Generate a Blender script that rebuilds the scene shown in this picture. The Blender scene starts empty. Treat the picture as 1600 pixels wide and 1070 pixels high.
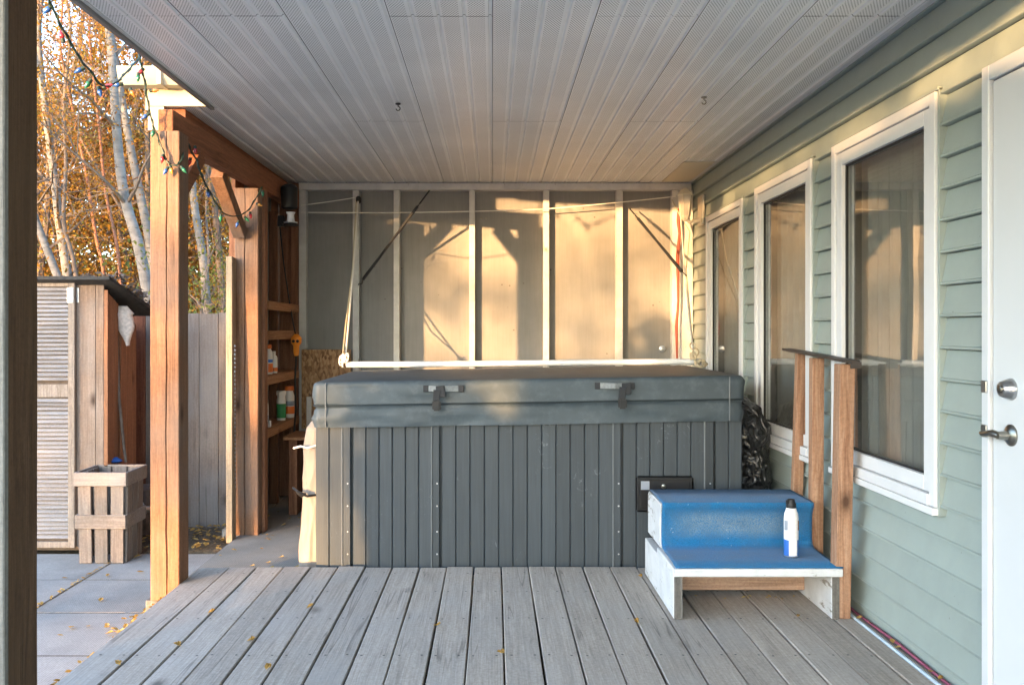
import bpy, bmesh, math, random
from mathutils import Vector, Matrix, noise
random.seed(7)
C = bpy.context.scene
COL = C.collection
PI = math.pi
# ------------------------------------------------------------------ camera, sky, sun, exposure
CAMZ = 1.264
cam = bpy.data.objects.new('camera', bpy.data.cameras.new('camera'))
COL.objects.link(cam)
cam.location = (0, 0, CAMZ); cam.rotation_euler = (PI/2, 0, 0)
cam.data.sensor_width = 36; cam.data.lens = 31.5
cam.data.shift_x = 0.01875; cam.data.shift_y = -0.011875
cam.data.clip_start = 0.05; cam.data.clip_end = 800
C.camera = cam
SUN_TAN = 0.67                      # sun travels (+0.66, +1)
SUN_EL = math.radians(2.2)
az = math.atan2(-SUN_TAN, -1.0)     # compass bearing of the sun, from +Y clockwise
w = bpy.data.worlds.new('World'); C.world = w; w.use_nodes = True
nt = w.node_tree
sky = nt.nodes.new('ShaderNodeTexSky'); sky.sky_type = 'NISHITA'; sky.sun_disc = False
sky.sun_elevation = math.radians(14.0); sky.sun_rotation = az
sky.altitude = 300; sky.air_density = 1.0; sky.dust_density = 0.8; sky.ozone_density = 1.6
nt.nodes['Background'].inputs['Strength'].default_value = 0.15
nt.links.new(sky.outputs[0], nt.nodes['Background'].inputs[0])
sd = bpy.data.lights.new('sun', 'SUN'); sd.energy = 2.8; sd.angle = math.radians(0.6); sd.color = (1.0, 0.57, 0.24)
sun = bpy.data.objects.new('sun', sd); COL.objects.link(sun)
dv = Vector((SUN_TAN, 1, -math.tan(SUN_EL)*math.hypot(SUN_TAN, 1))).normalized()
sun.rotation_euler = dv.to_track_quat('-Z', 'Y').to_euler()
C.view_settings.view_transform = 'Standard'; C.view_settings.look = 'None'
C.view_settings.gamma = 1.0; C.view_settings.use_curve_mapping = False
C.view_settings.exposure = 3.3

# ------------------------------------------------------------------ helpers
def P(px, py, Y):
    """world point at depth Y seen at photo pixel (px, py)"""
    return Vector(((px-770)*Y/1400, Y, CAMZ-(py-516)*Y/1400))
WORLD = {}
def wloc(o): return WORLD.get(o.name, Vector((0, 0, 0)))
def tag(o, label=None, cat=None, group=None, kind=None):
    if label: o['label'] = label
    if cat: o['category'] = cat
    if group: o['group'] = group
    if kind: o['kind'] = kind
    return o
def thing(name, label, cat, loc=(0, 0, 0), group=None, kind=None):
    o = bpy.data.objects.new(name, None); COL.objects.link(o)
    o.location = loc; WORLD[o.name] = Vector(loc); o.empty_display_size = .1
    return tag(o, label, cat, group, kind)
class MB:
    def __init__(s): s.v = []; s.f = []
    def add(s, vs, fs):
        n = len(s.v); s.v += [tuple(v) for v in vs]; s.f += [tuple(i+n for i in f) for f in fs]; return s
    def box(s, x0, x1, y0, y1, z0, z1):
        vs = [(x0,y0,z0),(x1,y0,z0),(x1,y1,z0),(x0,y1,z0),(x0,y0,z1),(x1,y0,z1),(x1,y1,z1),(x0,y1,z1)]
        return s.add(vs, [(0,3,2,1),(4,5,6,7),(0,1,5,4),(1,2,6,5),(2,3,7,6),(3,0,4,7)])
    def bar(s, a, b, wd, th, up=(0, 0, 1), wd2=None, th2=None):
        """box running from a to b; wd across, th along up"""
        a = Vector(a); b = Vector(b); d = (b-a).normalized(); u = Vector(up)
        sx = d.cross(u).normalized(); u = sx.cross(d).normalized()
        wd2 = wd if wd2 is None else wd2; th2 = th if th2 is None else th2
        vs = []
        for p, W, T in ((a, wd, th), (b, wd2, th2)):
            for i, j in ((-1,-1),(1,-1),(1,1),(-1,1)): vs.append(p+sx*(i*W/2)+u*(j*T/2))
        return s.add(vs, [(0,3,2,1),(4,5,6,7),(0,1,5,4),(1,2,6,5),(2,3,7,6),(3,0,4,7)])
    def tube(s, pts, rad, n=8, cap=True):
        pts = [Vector(p) for p in pts]
        if not hasattr(rad, '__len__'): rad = [rad]*len(pts)
        vs = []; fs = []
        prev = None
        for i, p in enumerate(pts):
            d = (pts[min(i+1, len(pts)-1)]-pts[max(i-1, 0)])
            d = d.normalized() if d.length > 1e-9 else Vector((0,0,1))
            if prev is None:
                a = d.cross(Vector((0.3, 0.2, 1))) if abs(d.z) < .95 else d.cross(Vector((1, 0, 0)))
            else: a = prev - d*prev.dot(d)
            a.normalize(); prev = a; b = d.cross(a)
            for k in range(n):
                t = 2*PI*k/n; vs.append(p+(a*math.cos(t)+b*math.sin(t))*rad[i])
        for i in range(len(pts)-1):
            for k in range(n):
                fs.append((i*n+k, i*n+(k+1)%n, (i+1)*n+(k+1)%n, (i+1)*n+k))
        if cap:
            fs.append(tuple(range(n-1, -1, -1))); m = (len(pts)-1)*n; fs.append(tuple(range(m, m+n)))
        return s.add(vs, fs)
    def lathe(s, c, prof, n=20, axis='z', squash=1.0):
        vs = []; fs = []; c = Vector(c)
        for r, h in prof:
            for k in range(n):
                t = 2*PI*k/n; x, y = r*math.cos(t), r*math.sin(t)*squash
                vs.append(c+(Vector((x, y, h)) if axis == 'z' else (Vector((-h, x, y)) if axis == '-x' else Vector((x, -h, y)))))
        for i in range(len(prof)-1):
            for k in range(n):
                q = (i*n+k, i*n+(k+1)%n, (i+1)*n+(k+1)%n, (i+1)*n+k)
                fs.append(q)
        fs.append(tuple(range(n-1, -1, -1))); m = (len(prof)-1)*n; fs.append(tuple(range(m, m+n)))
        return s.add(vs, fs)
    def prism(s, poly, axis, a0, a1):
        """poly in the two other axes, extruded along axis"""
        n = len(poly); vs = []
        for a in (a0, a1):
            for p, q in poly:
                vs.append({'x': (a, p, q), 'y': (p, a, q), 'z': (p, q, a)}[axis])
        fs = [tuple(range(n-1, -1, -1)), tuple(range(n, 2*n))]
        for i in range(n): fs.append((i, (i+1)%n, n+(i+1)%n, n+i))
        return s.add(vs, fs)
    def build(s, name, mat, parent=None, smooth=False, bevel=0, origin=None, normals=True, kind=None, label=None, seg=1):
        if origin is None:
            n = max(1, len(s.v)); lo = [min(v[i] for v in s.v) for i in range(3)]; hi = [max(v[i] for v in s.v) for i in range(3)]
            origin = Vector([(lo[i]+hi[i])/2 for i in range(3)])
            if parent is None: origin.z = lo[2]
        origin = Vector(origin)
        me = bpy.data.meshes.new(name)
        me.from_pydata([tuple(Vector(v)-origin) for v in s.v], [], s.f)
        if normals or bevel:
            bm = bmesh.new(); bm.from_mesh(me)
            if bevel: bmesh.ops.bevel(bm, geom=list(bm.edges), offset=bevel, segments=seg, affect='EDGES', clamp_overlap=True)
            bmesh.ops.recalc_face_normals(bm, faces=bm.faces); bm.to_mesh(me); bm.free()
        if smooth:
            me.polygons.foreach_set('use_smooth', [True]*len(me.polygons))
            me.set_sharp_from_angle(angle=math.radians(50 if smooth is True else smooth))
        me.materials.append(mat)
        o = bpy.data.objects.new(name, me); COL.objects.link(o)
        WORLD[o.name] = origin
        if parent is not None:
            o.parent = parent; o.location = origin-wloc(parent)
        else: o.location = origin
        return tag(o, label, None, None, kind)

# ---- node helpers
def newmat(name):
    m = bpy.data.materials.new(name); m.use_nodes = True
    t = m.node_tree; return m, t, t.nodes['Principled BSDF']
def N(t, typ, **kw):
    n = t.nodes.new(typ)
    for k, v in kw.items():
        if k.startswith('i_'): n.inputs[k[2:].replace('_', ' ')].default_value = v
        elif k.startswith('n_'): n.inputs[int(k[2:])].default_value = v
        else: setattr(n, k, v)
    return n
def L(t, a, b): t.links.new(a, b)
def ramp(t, fac, stops, interp='LINEAR'):
    r = N(t, 'ShaderNodeValToRGB'); r.color_ramp.interpolation = interp
    while len(r.color_ramp.elements) < len(stops): r.color_ramp.elements.new(.5)
    for e, (p, c) in zip(r.color_ramp.elements, stops):
        e.position = p; e.color = tuple(c)+(1,) if hasattr(c, '__len__') else (c, c, c, 1)
    L(t, fac, r.inputs[0]); return r.outputs[0]
def mixc(t, fac, a, b, mode='MIX'):
    m = N(t, 'ShaderNodeMix', data_type='RGBA', blend_type=mode)
    for s, k in ((fac, 0), (a, 6), (b, 7)):
        if isinstance(s, (int, float)): m.inputs[k].default_value = s if k == 0 else (s, s, s, 1)
        elif isinstance(s, tuple): m.inputs[k].default_value = s+(1,)
        else: L(t, s, m.inputs[k])
    return m.outputs[2]
def math_(t, op, a, b=None, c=None):
    m = N(t, 'ShaderNodeMath', operation=op)
    for i, s in enumerate((a, b, c)):
        if s is None: continue
        if isinstance(s, (int, float)): m.inputs[i].default_value = s
        else: L(t, s, m.inputs[i])
    return m.outputs[0]
def coords(t, rnd=True):
    tc = N(t, 'ShaderNodeTexCoord'); out = tc.outputs['Object']
    if rnd:
        oi = N(t, 'ShaderNodeObjectInfo'); k = math_(t, 'MULTIPLY', oi.outputs['Random'], 37.0)
        va = N(t, 'ShaderNodeVectorMath', operation='ADD'); L(t, out, va.inputs[0]); L(t, k, va.inputs[1]); return va.outputs[0], oi.outputs['Random']
    return out, None
def mapping(t, vec, scale):
    m = N(t, 'ShaderNodeMapping'); L(t, vec, m.inputs[0]); m.inputs['Scale'].default_value = scale; return m.outputs[0]
def noise_(t, vec, scale, detail=4, rough=.55, dist=0):
    n = N(t, 'ShaderNodeTexNoise'); n.inputs['Scale'].default_value = scale; n.inputs['Detail'].default_value = detail
    n.inputs['Roughness'].default_value = rough; n.inputs['Distortion'].default_value = dist; L(t, vec, n.inputs[0]); return n.outputs[0]
def bump(t, b, h, strength=.3, dist=.01):
    n = N(t, 'ShaderNodeBump'); n.inputs['Strength'].default_value = strength; n.inputs['Distance'].default_value = dist
    L(t, h, n.inputs['Height']); L(t, n.outputs[0], b.inputs['Normal']); return n
def spec(b, v): b.inputs['Specular IOR Level'].default_value = v

def wood(name, dark, mid, light, axis='z', knots=1.0, rough=.8, vary=.25, grey=None, crack=.0, fine=.35, bstr=.35):
    m, t, b = newmat(name)
    vec, rnd = coords(t)
    i = 'xyz'.index(axis)
    st = [1, 1, 1]; st[i] = .045
    gv = mapping(t, vec, st)
    warp = noise_(t, vec, 2.5, 2)
    wv = N(t, 'ShaderNodeVectorMath', operation='MULTIPLY_ADD'); L(t, gv, wv.inputs[0]); wv.inputs[1].default_value = (1, 1, 1)
    cmb = N(t, 'ShaderNodeCombineXYZ'); wm = math_(t, 'MULTIPLY', warp, .05)
    for k in range(3):
        if k != i: L(t, wm, cmb.inputs[k])
    L(t, cmb.outputs[0], wv.inputs[2]); gv = wv.outputs[0]
    g1 = noise_(t, gv, 38, 6, .7, .9)
    col = ramp(t, g1, [(.25, dark), (.5, mid), (.75, light)])
    st2 = [1, 1, 1]; st2[i] = .02
    g2 = noise_(t, mapping(t, vec, st2), 160, 3, .6)
    col = mixc(t, fine, col, ramp(t, g2, [(.3, .35), (.65, 1.25)]), 'MULTIPLY')
    big = noise_(t, vec, 1.7, 3, .6)
    sp3 = noise_(t, vec, 75, 4, .75)
    col = mixc(t, .38, col, ramp(t, sp3, [(.32, .5), (.62, 1.25)]), 'MULTIPLY')
    if grey:
        col = mixc(t, ramp(t, big, [(.42, 0.0), (.68, .85)]), col, mixc(t, .55, col, grey))
    if knots:
        st3 = [1, 1, 1]; st3[i] = .55
        vo = N(t, 'ShaderNodeTexVoronoi'); vo.inputs['Scale'].default_value = 3.1; L(t, mapping(t, vec, st3), vo.inputs[0])
        kf = ramp(t, vo.outputs['Distance'], [(.03, knots), (.065, knots*.5), (.12, 0.0)])
        col = mixc(t, kf, col, tuple(c*.3 for c in dark))
    h = math_(t, 'ADD', g1, math_(t, 'MULTIPLY', g2, .6))
    if crack:
        st4 = [1, 1, 1]; st4[i] = .025
        cr = noise_(t, mapping(t, vec, st4), 14, 2, .5, .3)
        cf = ramp(t, math_(t, 'ABSOLUTE', math_(t, 'SUBTRACT', cr, .5)), [(.0, crack), (.006, crack*.7), (.012, 0.0)])
        msk = ramp(t, noise_(t, vec, 2.2, 2), [(.5, 0.0), (.58, 1.0)])
        cf = math_(t, 'MULTIPLY', cf, msk)
        col = mixc(t, cf, col, tuple(c*.18 for c in dark)); h = math_(t, 'SUBTRACT', h, cf)
    br = math_(t, 'MULTIPLY_ADD', rnd, vary, 1-vary/2)
    col = mixc(t, 1.0, col, br, 'MULTIPLY')
    L(t, col, b.inputs['Base Color']); b.inputs['Roughness'].default_value = rough; spec(b, .25)
    bump(t, b, h, bstr, .004); return m

def plain(name, col, rough=.5, metal=0, nscale=0, namt=.15, bstr=0, bscale=60, sp=.4, coat=0):
    m, t, b = newmat(name); b.inputs['Roughness'].default_value = rough; b.inputs['Metallic'].default_value = metal; spec(b, sp)
    b.inputs['Coat Weight'].default_value = coat
    vec, _ = coords(t)
    if nscale:
        n = noise_(t, vec, nscale, 5, .6)
        c = mixc(t, 1.0, tuple(col), ramp(t, n, [(.25, 1-namt), (.75, 1+namt)]), 'MULTIPLY'); L(t, c, b.inputs['Base Color'])
    else: b.inputs['Base Color'].default_value = tuple(col)+(1,)
    if bstr: bump(t, b, noise_(t, vec, bscale, 4, .6), bstr, .003)
    return m

M = {}
M['cedar'] = wood('cedar_post', (.14,.068,.036), (.215,.11,.06), (.27,.15,.085), 'z', 1.0, .85, .15, (.17,.16,.15), .25, .3, bstr=.8)
M['cedar_y'] = wood('cedar_beam', (.15,.06,.03), (.24,.095,.045), (.30,.13,.065), 'y', .8, .8, .15, None, .4)
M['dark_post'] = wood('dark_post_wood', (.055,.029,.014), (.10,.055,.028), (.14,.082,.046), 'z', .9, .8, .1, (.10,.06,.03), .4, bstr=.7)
M['grey_post'] = wood('grey_edge_wood', (.12,.112,.095), (.20,.19,.165), (.27,.26,.235), 'z', .5, .85, .1)
M['deck'] = wood('deck_board', (.29,.255,.215), (.375,.332,.285), (.44,.395,.345), 'y', .8, .8, .2, (.35,.335,.315), .45, .3, bstr=.35)
M['fence'] = wood('fence_board', (.12,.09,.075), (.175,.135,.11), (.22,.18,.155), 'z', .9, .85, .25, (.22,.22,.22), .5)
M['fence_red'] = wood('fence_board_red', (.12,.04,.02), (.21,.075,.04), (.26,.11,.06), 'z', .5, .8, .15)
M['shedwood'] = wood('shed_board', (.15,.09,.06), (.22,.145,.10), (.27,.19,.14), 'z', 1.0, .85, .15, (.28,.26,.24), .3)
M['shedside'] = wood('shed_side_board', (.18,.07,.035), (.27,.12,.06), (.33,.16,.08), 'z', .8, .8, .15)
M['louvre'] = wood('louvre_wood', (.20,.18,.17), (.29,.26,.245), (.35,.32,.31), 'x', .1, .8, .2, (.36,.36,.38))
M['stile'] = wood('stile_wood', (.16,.12,.09), (.25,.20,.16), (.34,.28,.23), 'z', .4, .85, .15)
M['crate'] = wood('crate_wood', (.13,.10,.08), (.20,.155,.125), (.26,.21,.17), 'z', .5, .85, .35, (.2,.2,.19), .3)
M['crate_x'] = wood('crate_band_wood', (.15,.115,.09), (.235,.185,.15), (.30,.245,.20), 'x', .4, .85, .35, (.3,.3,.3))
M['rail'] = wood('rail_wood', (.19,.085,.045), (.36,.20,.12), (.47,.30,.20), 'z', .9, .65, .25, None, .3)
M['shelf'] = wood('shelf_wood', (.20,.09,.04), (.34,.17,.085), (.42,.23,.125), 'y', .6, .75, .25)
M['shelf_z'] = wood('shelf_board_wood', (.12,.05,.028), (.22,.10,.055), (.29,.15,.085), 'z', .9, .8, .4)
M['stepwood'] = wood('step_riser_wood', (.20,.12,.08), (.34,.22,.155), (.42,.29,.21), 'x', 1.0, .75, .2)
M['endgrain'] = wood('weathered_end_wood', (.08,.075,.07), (.13,.125,.115), (.19,.18,.17), 'z', .2, .85, .1)
M['pale2x4'] = wood('pale_lumber', (.24,.18,.12), (.33,.25,.17), (.40,.31,.22), 'z', .4, .75, .1)

def painted_wood(name, col, under, chip=.55, axis='z'):
    m, t, b = newmat(name); vec, rnd = coords(t)
    st = [1, 1, 1]; st['xyz'.index(axis)] = .25
    n = noise_(t, mapping(t, vec, st), 38, 6, .7, .4)
    big = noise_(t, vec, 3.0, 3)
    f = ramp(t, math_(t, 'ADD', n, math_(t, 'MULTIPLY', big, .35)), [(chip+.22, 0.0), (chip+.26, 1.0)])
    dirt = ramp(t, noise_(t, vec, 9, 5, .65), [(.3, .8), (.7, 1.05)])
    c = mixc(t, 1.0, mixc(t, f, tuple(col), tuple(under)), dirt, 'MULTIPLY')
    L(t, c, b.inputs['Base Color']); b.inputs['Roughness'].default_value = .6; spec(b, .3)
    bump(t, b, math_(t, 'SUBTRACT', n, f), .3, .003); return m
M['white_step'] = painted_wood('white_worn_paint', (.60,.62,.64), (.27,.25,.23), .56, 'x')
M['stud'] = painted_wood('white_stud_paint', (.60,.58,.55), (.36,.31,.25), .64)
M['white_step_y'] = painted_wood('white_worn_paint_side', (.60,.62,.64), (.27,.25,.23), .55, 'y')
M['white'] = plain('white_vinyl', (.63,.64,.65), .35, 0, 6, .04)
M['doorwhite'] = plain('door_paint', (.54,.565,.585), .4, 0, 3, .03)
M['siding'] = None
def siding():
    m, t, b = newmat('green_vinyl_siding'); vec, rnd = coords(t)
    n = noise_(t, vec, 4.0, 5, .65); n2 = noise_(t, mapping(t, vec, (1, .06, 1)), 120, 3)
    c = mixc(t, 1.0, (.275, .325, .305), ramp(t, n, [(.25, .9), (.75, 1.07)]), 'MULTIPLY')
    c = mixc(t, 1.0, c, math_(t, 'MULTIPLY_ADD', rnd, .06, .97), 'MULTIPLY')
    sp = ramp(t, noise_(t, vec, 55, 2, .5), [(.74, 0.0), (.78, .5)])
    c = mixc(t, sp, c, (.12, .11, .09))
    L(t, c, b.inputs['Base Color']); b.inputs['Roughness'].default_value = .42; spec(b, .4)
    bump(t, b, n2, .12, .002); return m
M['siding'] = siding()
def soffit():
    m, t, b = newmat('perforated_soffit'); tc = N(t, 'ShaderNodeTexCoord'); sx = N(t, 'ShaderNodeSeparateXYZ'); L(t, tc.outputs['Object'], sx.inputs[0])
    x, y = sx.outputs[0], sx.outputs[1]
    u = math_(t, 'FRACT', math_(t, 'MULTIPLY', math_(t, 'ADD', x, 40.0), 10.0))
    strip = math_(t, 'MULTIPLY', math_(t, 'GREATER_THAN', u, .06), math_(t, 'LESS_THAN', u, .70))
    S = .0118
    gy = math_(t, 'DIVIDE', math_(t, 'ADD', y, 20.0), S)
    row = math_(t, 'FLOOR', gy); off = math_(t, 'MULTIPLY', math_(t, 'FRACT', math_(t, 'MULTIPLY', row, .5)), 1.0)
    gx = math_(t, 'ADD', math_(t, 'DIVIDE', math_(t, 'ADD', x, 40.0), S), off)
    dx = math_(t, 'SUBTRACT', math_(t, 'FRACT', gx), .5); dy = math_(t, 'SUBTRACT', math_(t, 'FRACT', gy), .5)
    r = math_(t, 'SQRT', math_(t, 'ADD', math_(t, 'MULTIPLY', dx, dx), math_(t, 'MULTIPLY', dy, dy)))
    dot = math_(t, 'MULTIPLY', ramp(t, r, [(.19, 1.0), (.26, 0.0)]), strip)
    n = noise_(t, tc.outputs['Object'], 1.6, 4)
    base = mixc(t, 1.0, (.86, .86, .86), ramp(t, n, [(.3, .90), (.7, 1.05)]), 'MULTIPLY')
    L(t, mixc(t, dot, base, (.03, .03, .03)), b.inputs['Base Color']); b.inputs['Roughness'].default_value = .38; spec(b, .5)
    return m
M['soffit'] = soffit()
M['fascia'] = plain('cream_fascia', (.42,.37,.25), .45, 0, 5, .05)
M['greytrim'] = plain('grey_metal_trim', (.22,.22,.22), .45, .3, 5, .1)
def panelmat():
    m, t, b = newmat('grey_plywood_panel'); vec, rnd = coords(t)
    n = noise_(t, vec, 2.2, 5, .6); n2 = noise_(t, mapping(t, vec, (1, 1, .05)), 60, 3, .6)
    c = mixc(t, 1.0, (.235, .228, .218), ramp(t, n, [(.3, .86), (.7, 1.1)]), 'MULTIPLY')
    c = mixc(t, .25, c, ramp(t, n2, [(.3, .7), (.7, 1.15)]), 'MULTIPLY')
    vo = N(t, 'ShaderNodeTexVoronoi'); vo.inputs['Scale'].default_value = 6.5; L(t, vec, vo.inputs[0])
    c = mixc(t, ramp(t, vo.outputs['Distance'], [(.03, .8), (.055, 0.0)]), c, (.07, .055, .04))
    L(t, c, b.inputs['Base Color']); b.inputs['Roughness'].default_value = .6; spec(b, .3); bump(t, b, n2, .15, .003); return m
M['panel'] = panelmat()
def osb():
    m, t, b = newmat('osb_board'); vec, rnd = coords(t)
    vo = N(t, 'ShaderNodeTexVoronoi'); vo.inputs['Scale'].default_value = 75; vo.inputs['Randomness'].default_value = 1
    L(t, mapping(t, vec, (1, 1, .45)), vo.inputs[0])
    s = N(t, 'ShaderNodeSeparateColor'); L(t, vo.outputs['Color'], s.inputs[0])
    c = ramp(t, s.outputs[0], [(0, (.16,.075,.03)), (.5, (.33,.18,.08)), (1, (.46,.28,.14))])
    L(t, c, b.inputs['Base Color']); b.inputs['Roughness'].default_value = .75; bump(t, b, s.outputs[0], .3, .003); return m
M['osb'] = osb()
def tubmat():
    m, t, b = newmat('slate_tub_panel'); vec, rnd = coords(t)
    g = noise_(t, mapping(t, vec, (1, 1, .035)), 75, 4, .6, .5)
    c = mixc(t, .55, (.036, .046, .055), ramp(t, g, [(.3, .7), (.7, 1.35)]), 'MULTIPLY')
    gp = N(t, 'ShaderNodeNewGeometry').outputs['Position']; sc = noise_(t, gp, 13, 6, .78, 2.5); sm = ramp(t, noise_(t, gp, 2.6, 2), [(.60, 0.0), (.68, 1.0)])
    sf = math_(t, 'MULTIPLY', ramp(t, sc, [(.58, 0.0), (.68, .5)]), sm)
    c = mixc(t, sf, c, (.33, .36, .38))
    c = mixc(t, 1.0, c, math_(t, 'MULTIPLY_ADD', rnd, .25, .87), 'MULTIPLY')
    L(t, c, b.inputs['Base Color']); b.inputs['Roughness'].default_value = .5; spec(b, .4); bump(t, b, g, .25, .003); return m
M['tub'] = tubmat()
M['tubtrim'] = plain('slate_tub_trim', (.13,.145,.155), .4, 0, 12, .15)
def vinyl():
    m, t, b = newmat('vinyl_cover'); vec, rnd = coords(t, False)
    n = noise_(t, vec, 3.5, 5, .6); n2 = noise_(t, vec, 260, 2)
    c = mixc(t, 1.0, (.046, .062, .073), ramp(t, n, [(.3, .85), (.72, 1.2)]), 'MULTIPLY')
    dust = ramp(t, noise_(t, vec, 14, 6, .7), [(.5, 0.0), (.72, .35)]); c = mixc(t, dust, c, (.11, .135, .15))
    L(t, c, b.inputs['Base Color']); b.inputs['Roughness'].default_value = .55; spec(b, .4); bump(t, b, n2, .15, .001); return m
M['vinyl'] = vinyl()
M['seam'] = plain('dark_seam', (.02,.028,.032), .5)
M['blackplastic'] = plain('black_plastic', (.012,.013,.015), .45, 0, 0, 0, .05, 80, .3)
M['strap'] = plain('black_webbing', (.02,.022,.026), .65, 0, 0, 0, .4, 300)
M['greystrap'] = plain('grey_webbing', (.16,.18,.19), .5, 0, 80, .3, .4, 300)
def bagmat():
    m, t, b = newmat('black_bag_film'); vec, rnd = coords(t)
    b.inputs['Base Color'].default_value = (.014, .015, .017, 1); b.inputs['Roughness'].default_value = .3; spec(b, .6); b.inputs['Coat Weight'].default_value = .3; b.inputs['Coat Roughness'].default_value = .12
    nv = N(t, 'ShaderNodeTexNoise'); nv.inputs['Scale'].default_value = 5; nv.inputs['Detail'].default_value = 3; L(t, vec, nv.inputs[0])
    va = N(t, 'ShaderNodeVectorMath', operation='MULTIPLY_ADD'); L(t, nv.outputs['Color'], va.inputs[0]); va.inputs[1].default_value = (.35,.35,.35); L(t, mapping(t, vec, (1.4, 1.4, .7)), va.inputs[2])
    vo = N(t, 'ShaderNodeTexVoronoi', feature='DISTANCE_TO_EDGE'); vo.inputs['Scale'].default_value = 13; L(t, va.outputs[0], vo.inputs[0])
    n = noise_(t, vec, 30, 3, .5, 2.0); bump(t, b, math_(t, 'ADD', vo.outputs['Distance'], math_(t, 'MULTIPLY', n, .12)), 1.0, .05); return m
M['bag'] = bagmat()
M['tarp'] = plain('cream_tarp', (.19,.172,.15), .55, 0, 9, .12, .7, 14)
M['mesh'] = plain('pale_bag', (.58,.50,.44), .75, 0, 60, .3, .8, 90)
def carpet():
    m, t, b = newmat('blue_carpet'); vec, rnd = coords(t, False)
    f = noise_(t, vec, 320, 2, .6); g = noise_(t, vec, 5, 4, .6)
    sx = N(t, 'ShaderNodeSeparateXYZ'); L(t, vec, sx.inputs[0])
    c = mixc(t, 1.0, (.014, .13, .30), ramp(t, f, [(.25, .55), (.75, 1.45)]), 'MULTIPLY')
    # worn, bleached middle of the riser (pile rubbed away between treads)
    wz = ramp(t, math_(t, 'ABSOLUTE', math_(t, 'SUBTRACT', sx.outputs[2], .34)), [(.03, 1.0), (.075, 0.0)])
    wx = ramp(t, math_(t, 'ABSOLUTE', math_(t, 'SUBTRACT', sx.outputs[0], 1.16)), [(.2, 1.0), (.34, 0.0)])
    wy = math_(t, 'LESS_THAN', math_(t, 'ABSOLUTE', math_(t, 'SUBTRACT', sx.outputs[1], 4.285)), .03)
    wf = math_(t, 'MULTIPLY', math_(t, 'MULTIPLY', wz, wy), math_(t, 'MULTIPLY', wx, ramp(t, g, [(.3, .3), (.65, .8)])))
    spk = math_(t, 'MULTIPLY', wf, ramp(t, noise_(t, vec, 240, 1), [(.42, .25), (.55, 1.0)]))
    c = mixc(t, spk, c, (.24, .29, .30))
    deb = ramp(t, noise_(t, vec, 90, 1, .5), [(.765, 0.0), (.785, .6)]); c = mixc(t, deb, c, (.4, .45, .48))
    c = mixc(t, ramp(t, noise_(t, vec, 7, 6, .7, .8), [(.42, 0.0), (.7, .55)]), c, (.06, .12, .19))
    L(t, c, b.inputs['Base Color']); b.inputs['Roughness'].default_value = .95; spec(b, .1); bump(t, b, f, .6, .004)
    b.inputs['Sheen Weight'].default_value = .15; return m
M['carpet'] = carpet()
def concrete(name, col, ridges=False, amt=.15):
    m, t, b = newmat(name); vec, rnd = coords(t)
    n = noise_(t, vec, 2.5, 6, .65); n2 = noise_(t, vec, 90, 4, .7)
    c = mixc(t, 1.0, tuple(col), ramp(t, n, [(.25, 1-amt), (.75, 1+amt)]), 'MULTIPLY')
    c = mixc(t, .5, c, ramp(t, n2, [(.3, .65), (.7, 1.25)]), 'MULTIPLY')
    c = mixc(t, 1.0, c, math_(t, 'MULTIPLY_ADD', rnd, .16, .92), 'MULTIPLY')
    h = n2
    if ridges:
        wv = N(t, 'ShaderNodeTexWave', wave_type='BANDS', bands_direction='X'); wv.inputs['Scale'].default_value = 28; wv.inputs['Distortion'].default_value = 1.2; L(t, vec, wv.inputs[0])
        h = math_(t, 'ADD', n2, math_(t, 'MULTIPLY', wv.outputs[1], .8)); c = mixc(t, .2, c, ramp(t, wv.outputs[1], [(.2, .75), (.8, 1.1)]), 'MULTIPLY')
    L(t, c, b.inputs['Base Color']); b.inputs['Roughness'].default_value = .85; spec(b, .25); bump(t, b, h, .45, .004); return m
M['paver'] = concrete('concrete_paver', (.29,.28,.265), True, .28)
M['yard'] = concrete('bounce_concrete', (.50,.48,.45))  # for the unseen sheet that bounces light up to the ceiling
M['slab'] = concrete('old_concrete', (.27,.25,.22), True, .25)
def soil():
    m, t, b = newmat('leafy_soil'); vec, rnd = coords(t, False)
    n = noise_(t, vec, 1.2, 6, .7); n2 = noise_(t, vec, 28, 5, .7)
    c = ramp(t, n2, [(.3, (.05,.035,.022)), (.5, (.11,.08,.05)), (.66, (.19,.15,.10))])
    c = mixc(t, ramp(t, n, [(.5, 0.0), (.7, .5)]), c, (.10, .09, .04))
    L(t, c, b.inputs['Base Color']); b.inputs['Roughness'].default_value = .95; bump(t, b, n2, .8, .03); return m
M['soil'] = soil()
def glassmat():
    m, t, b = newmat('window_glass'); o = t.nodes['Material Output']
    tr = N(t, 'ShaderNodeBsdfTransparent'); tr.inputs[0].default_value = (.86, .88, .87, 1)
    gl = N(t, 'ShaderNodeBsdfGlossy'); gl.inputs['Roughness'].default_value = .006
    vec, _ = coords(t); bp = N(t, 'ShaderNodeBump'); bp.inputs['Strength'].default_value = .035; bp.inputs['Distance'].default_value = .02
    L(t, noise_(t, vec, 2.2, 2, .5), bp.inputs['Height']); L(t, bp.outputs[0], gl.inputs['Normal'])
    fr = N(t, 'ShaderNodeFresnel'); fr.inputs[0].default_value = 2.6
    ge = N(t, 'ShaderNodeNewGeometry'); ff = math_(t, 'MULTIPLY', fr.outputs[0], math_(t, 'SUBTRACT', 1.0, ge.outputs['Backfacing']))
    mx = N(t, 'ShaderNodeMixShader'); L(t, ff, mx.inputs[0]); L(t, tr.outputs[0], mx.inputs[1]); L(t, gl.outputs[0], mx.inputs[2])
    L(t, mx.outputs[0], o.inputs[0]); return m
M['glass'] = glassmat()
M['room'] = plain('dark_room', (.09,.088,.082), .9)
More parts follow.
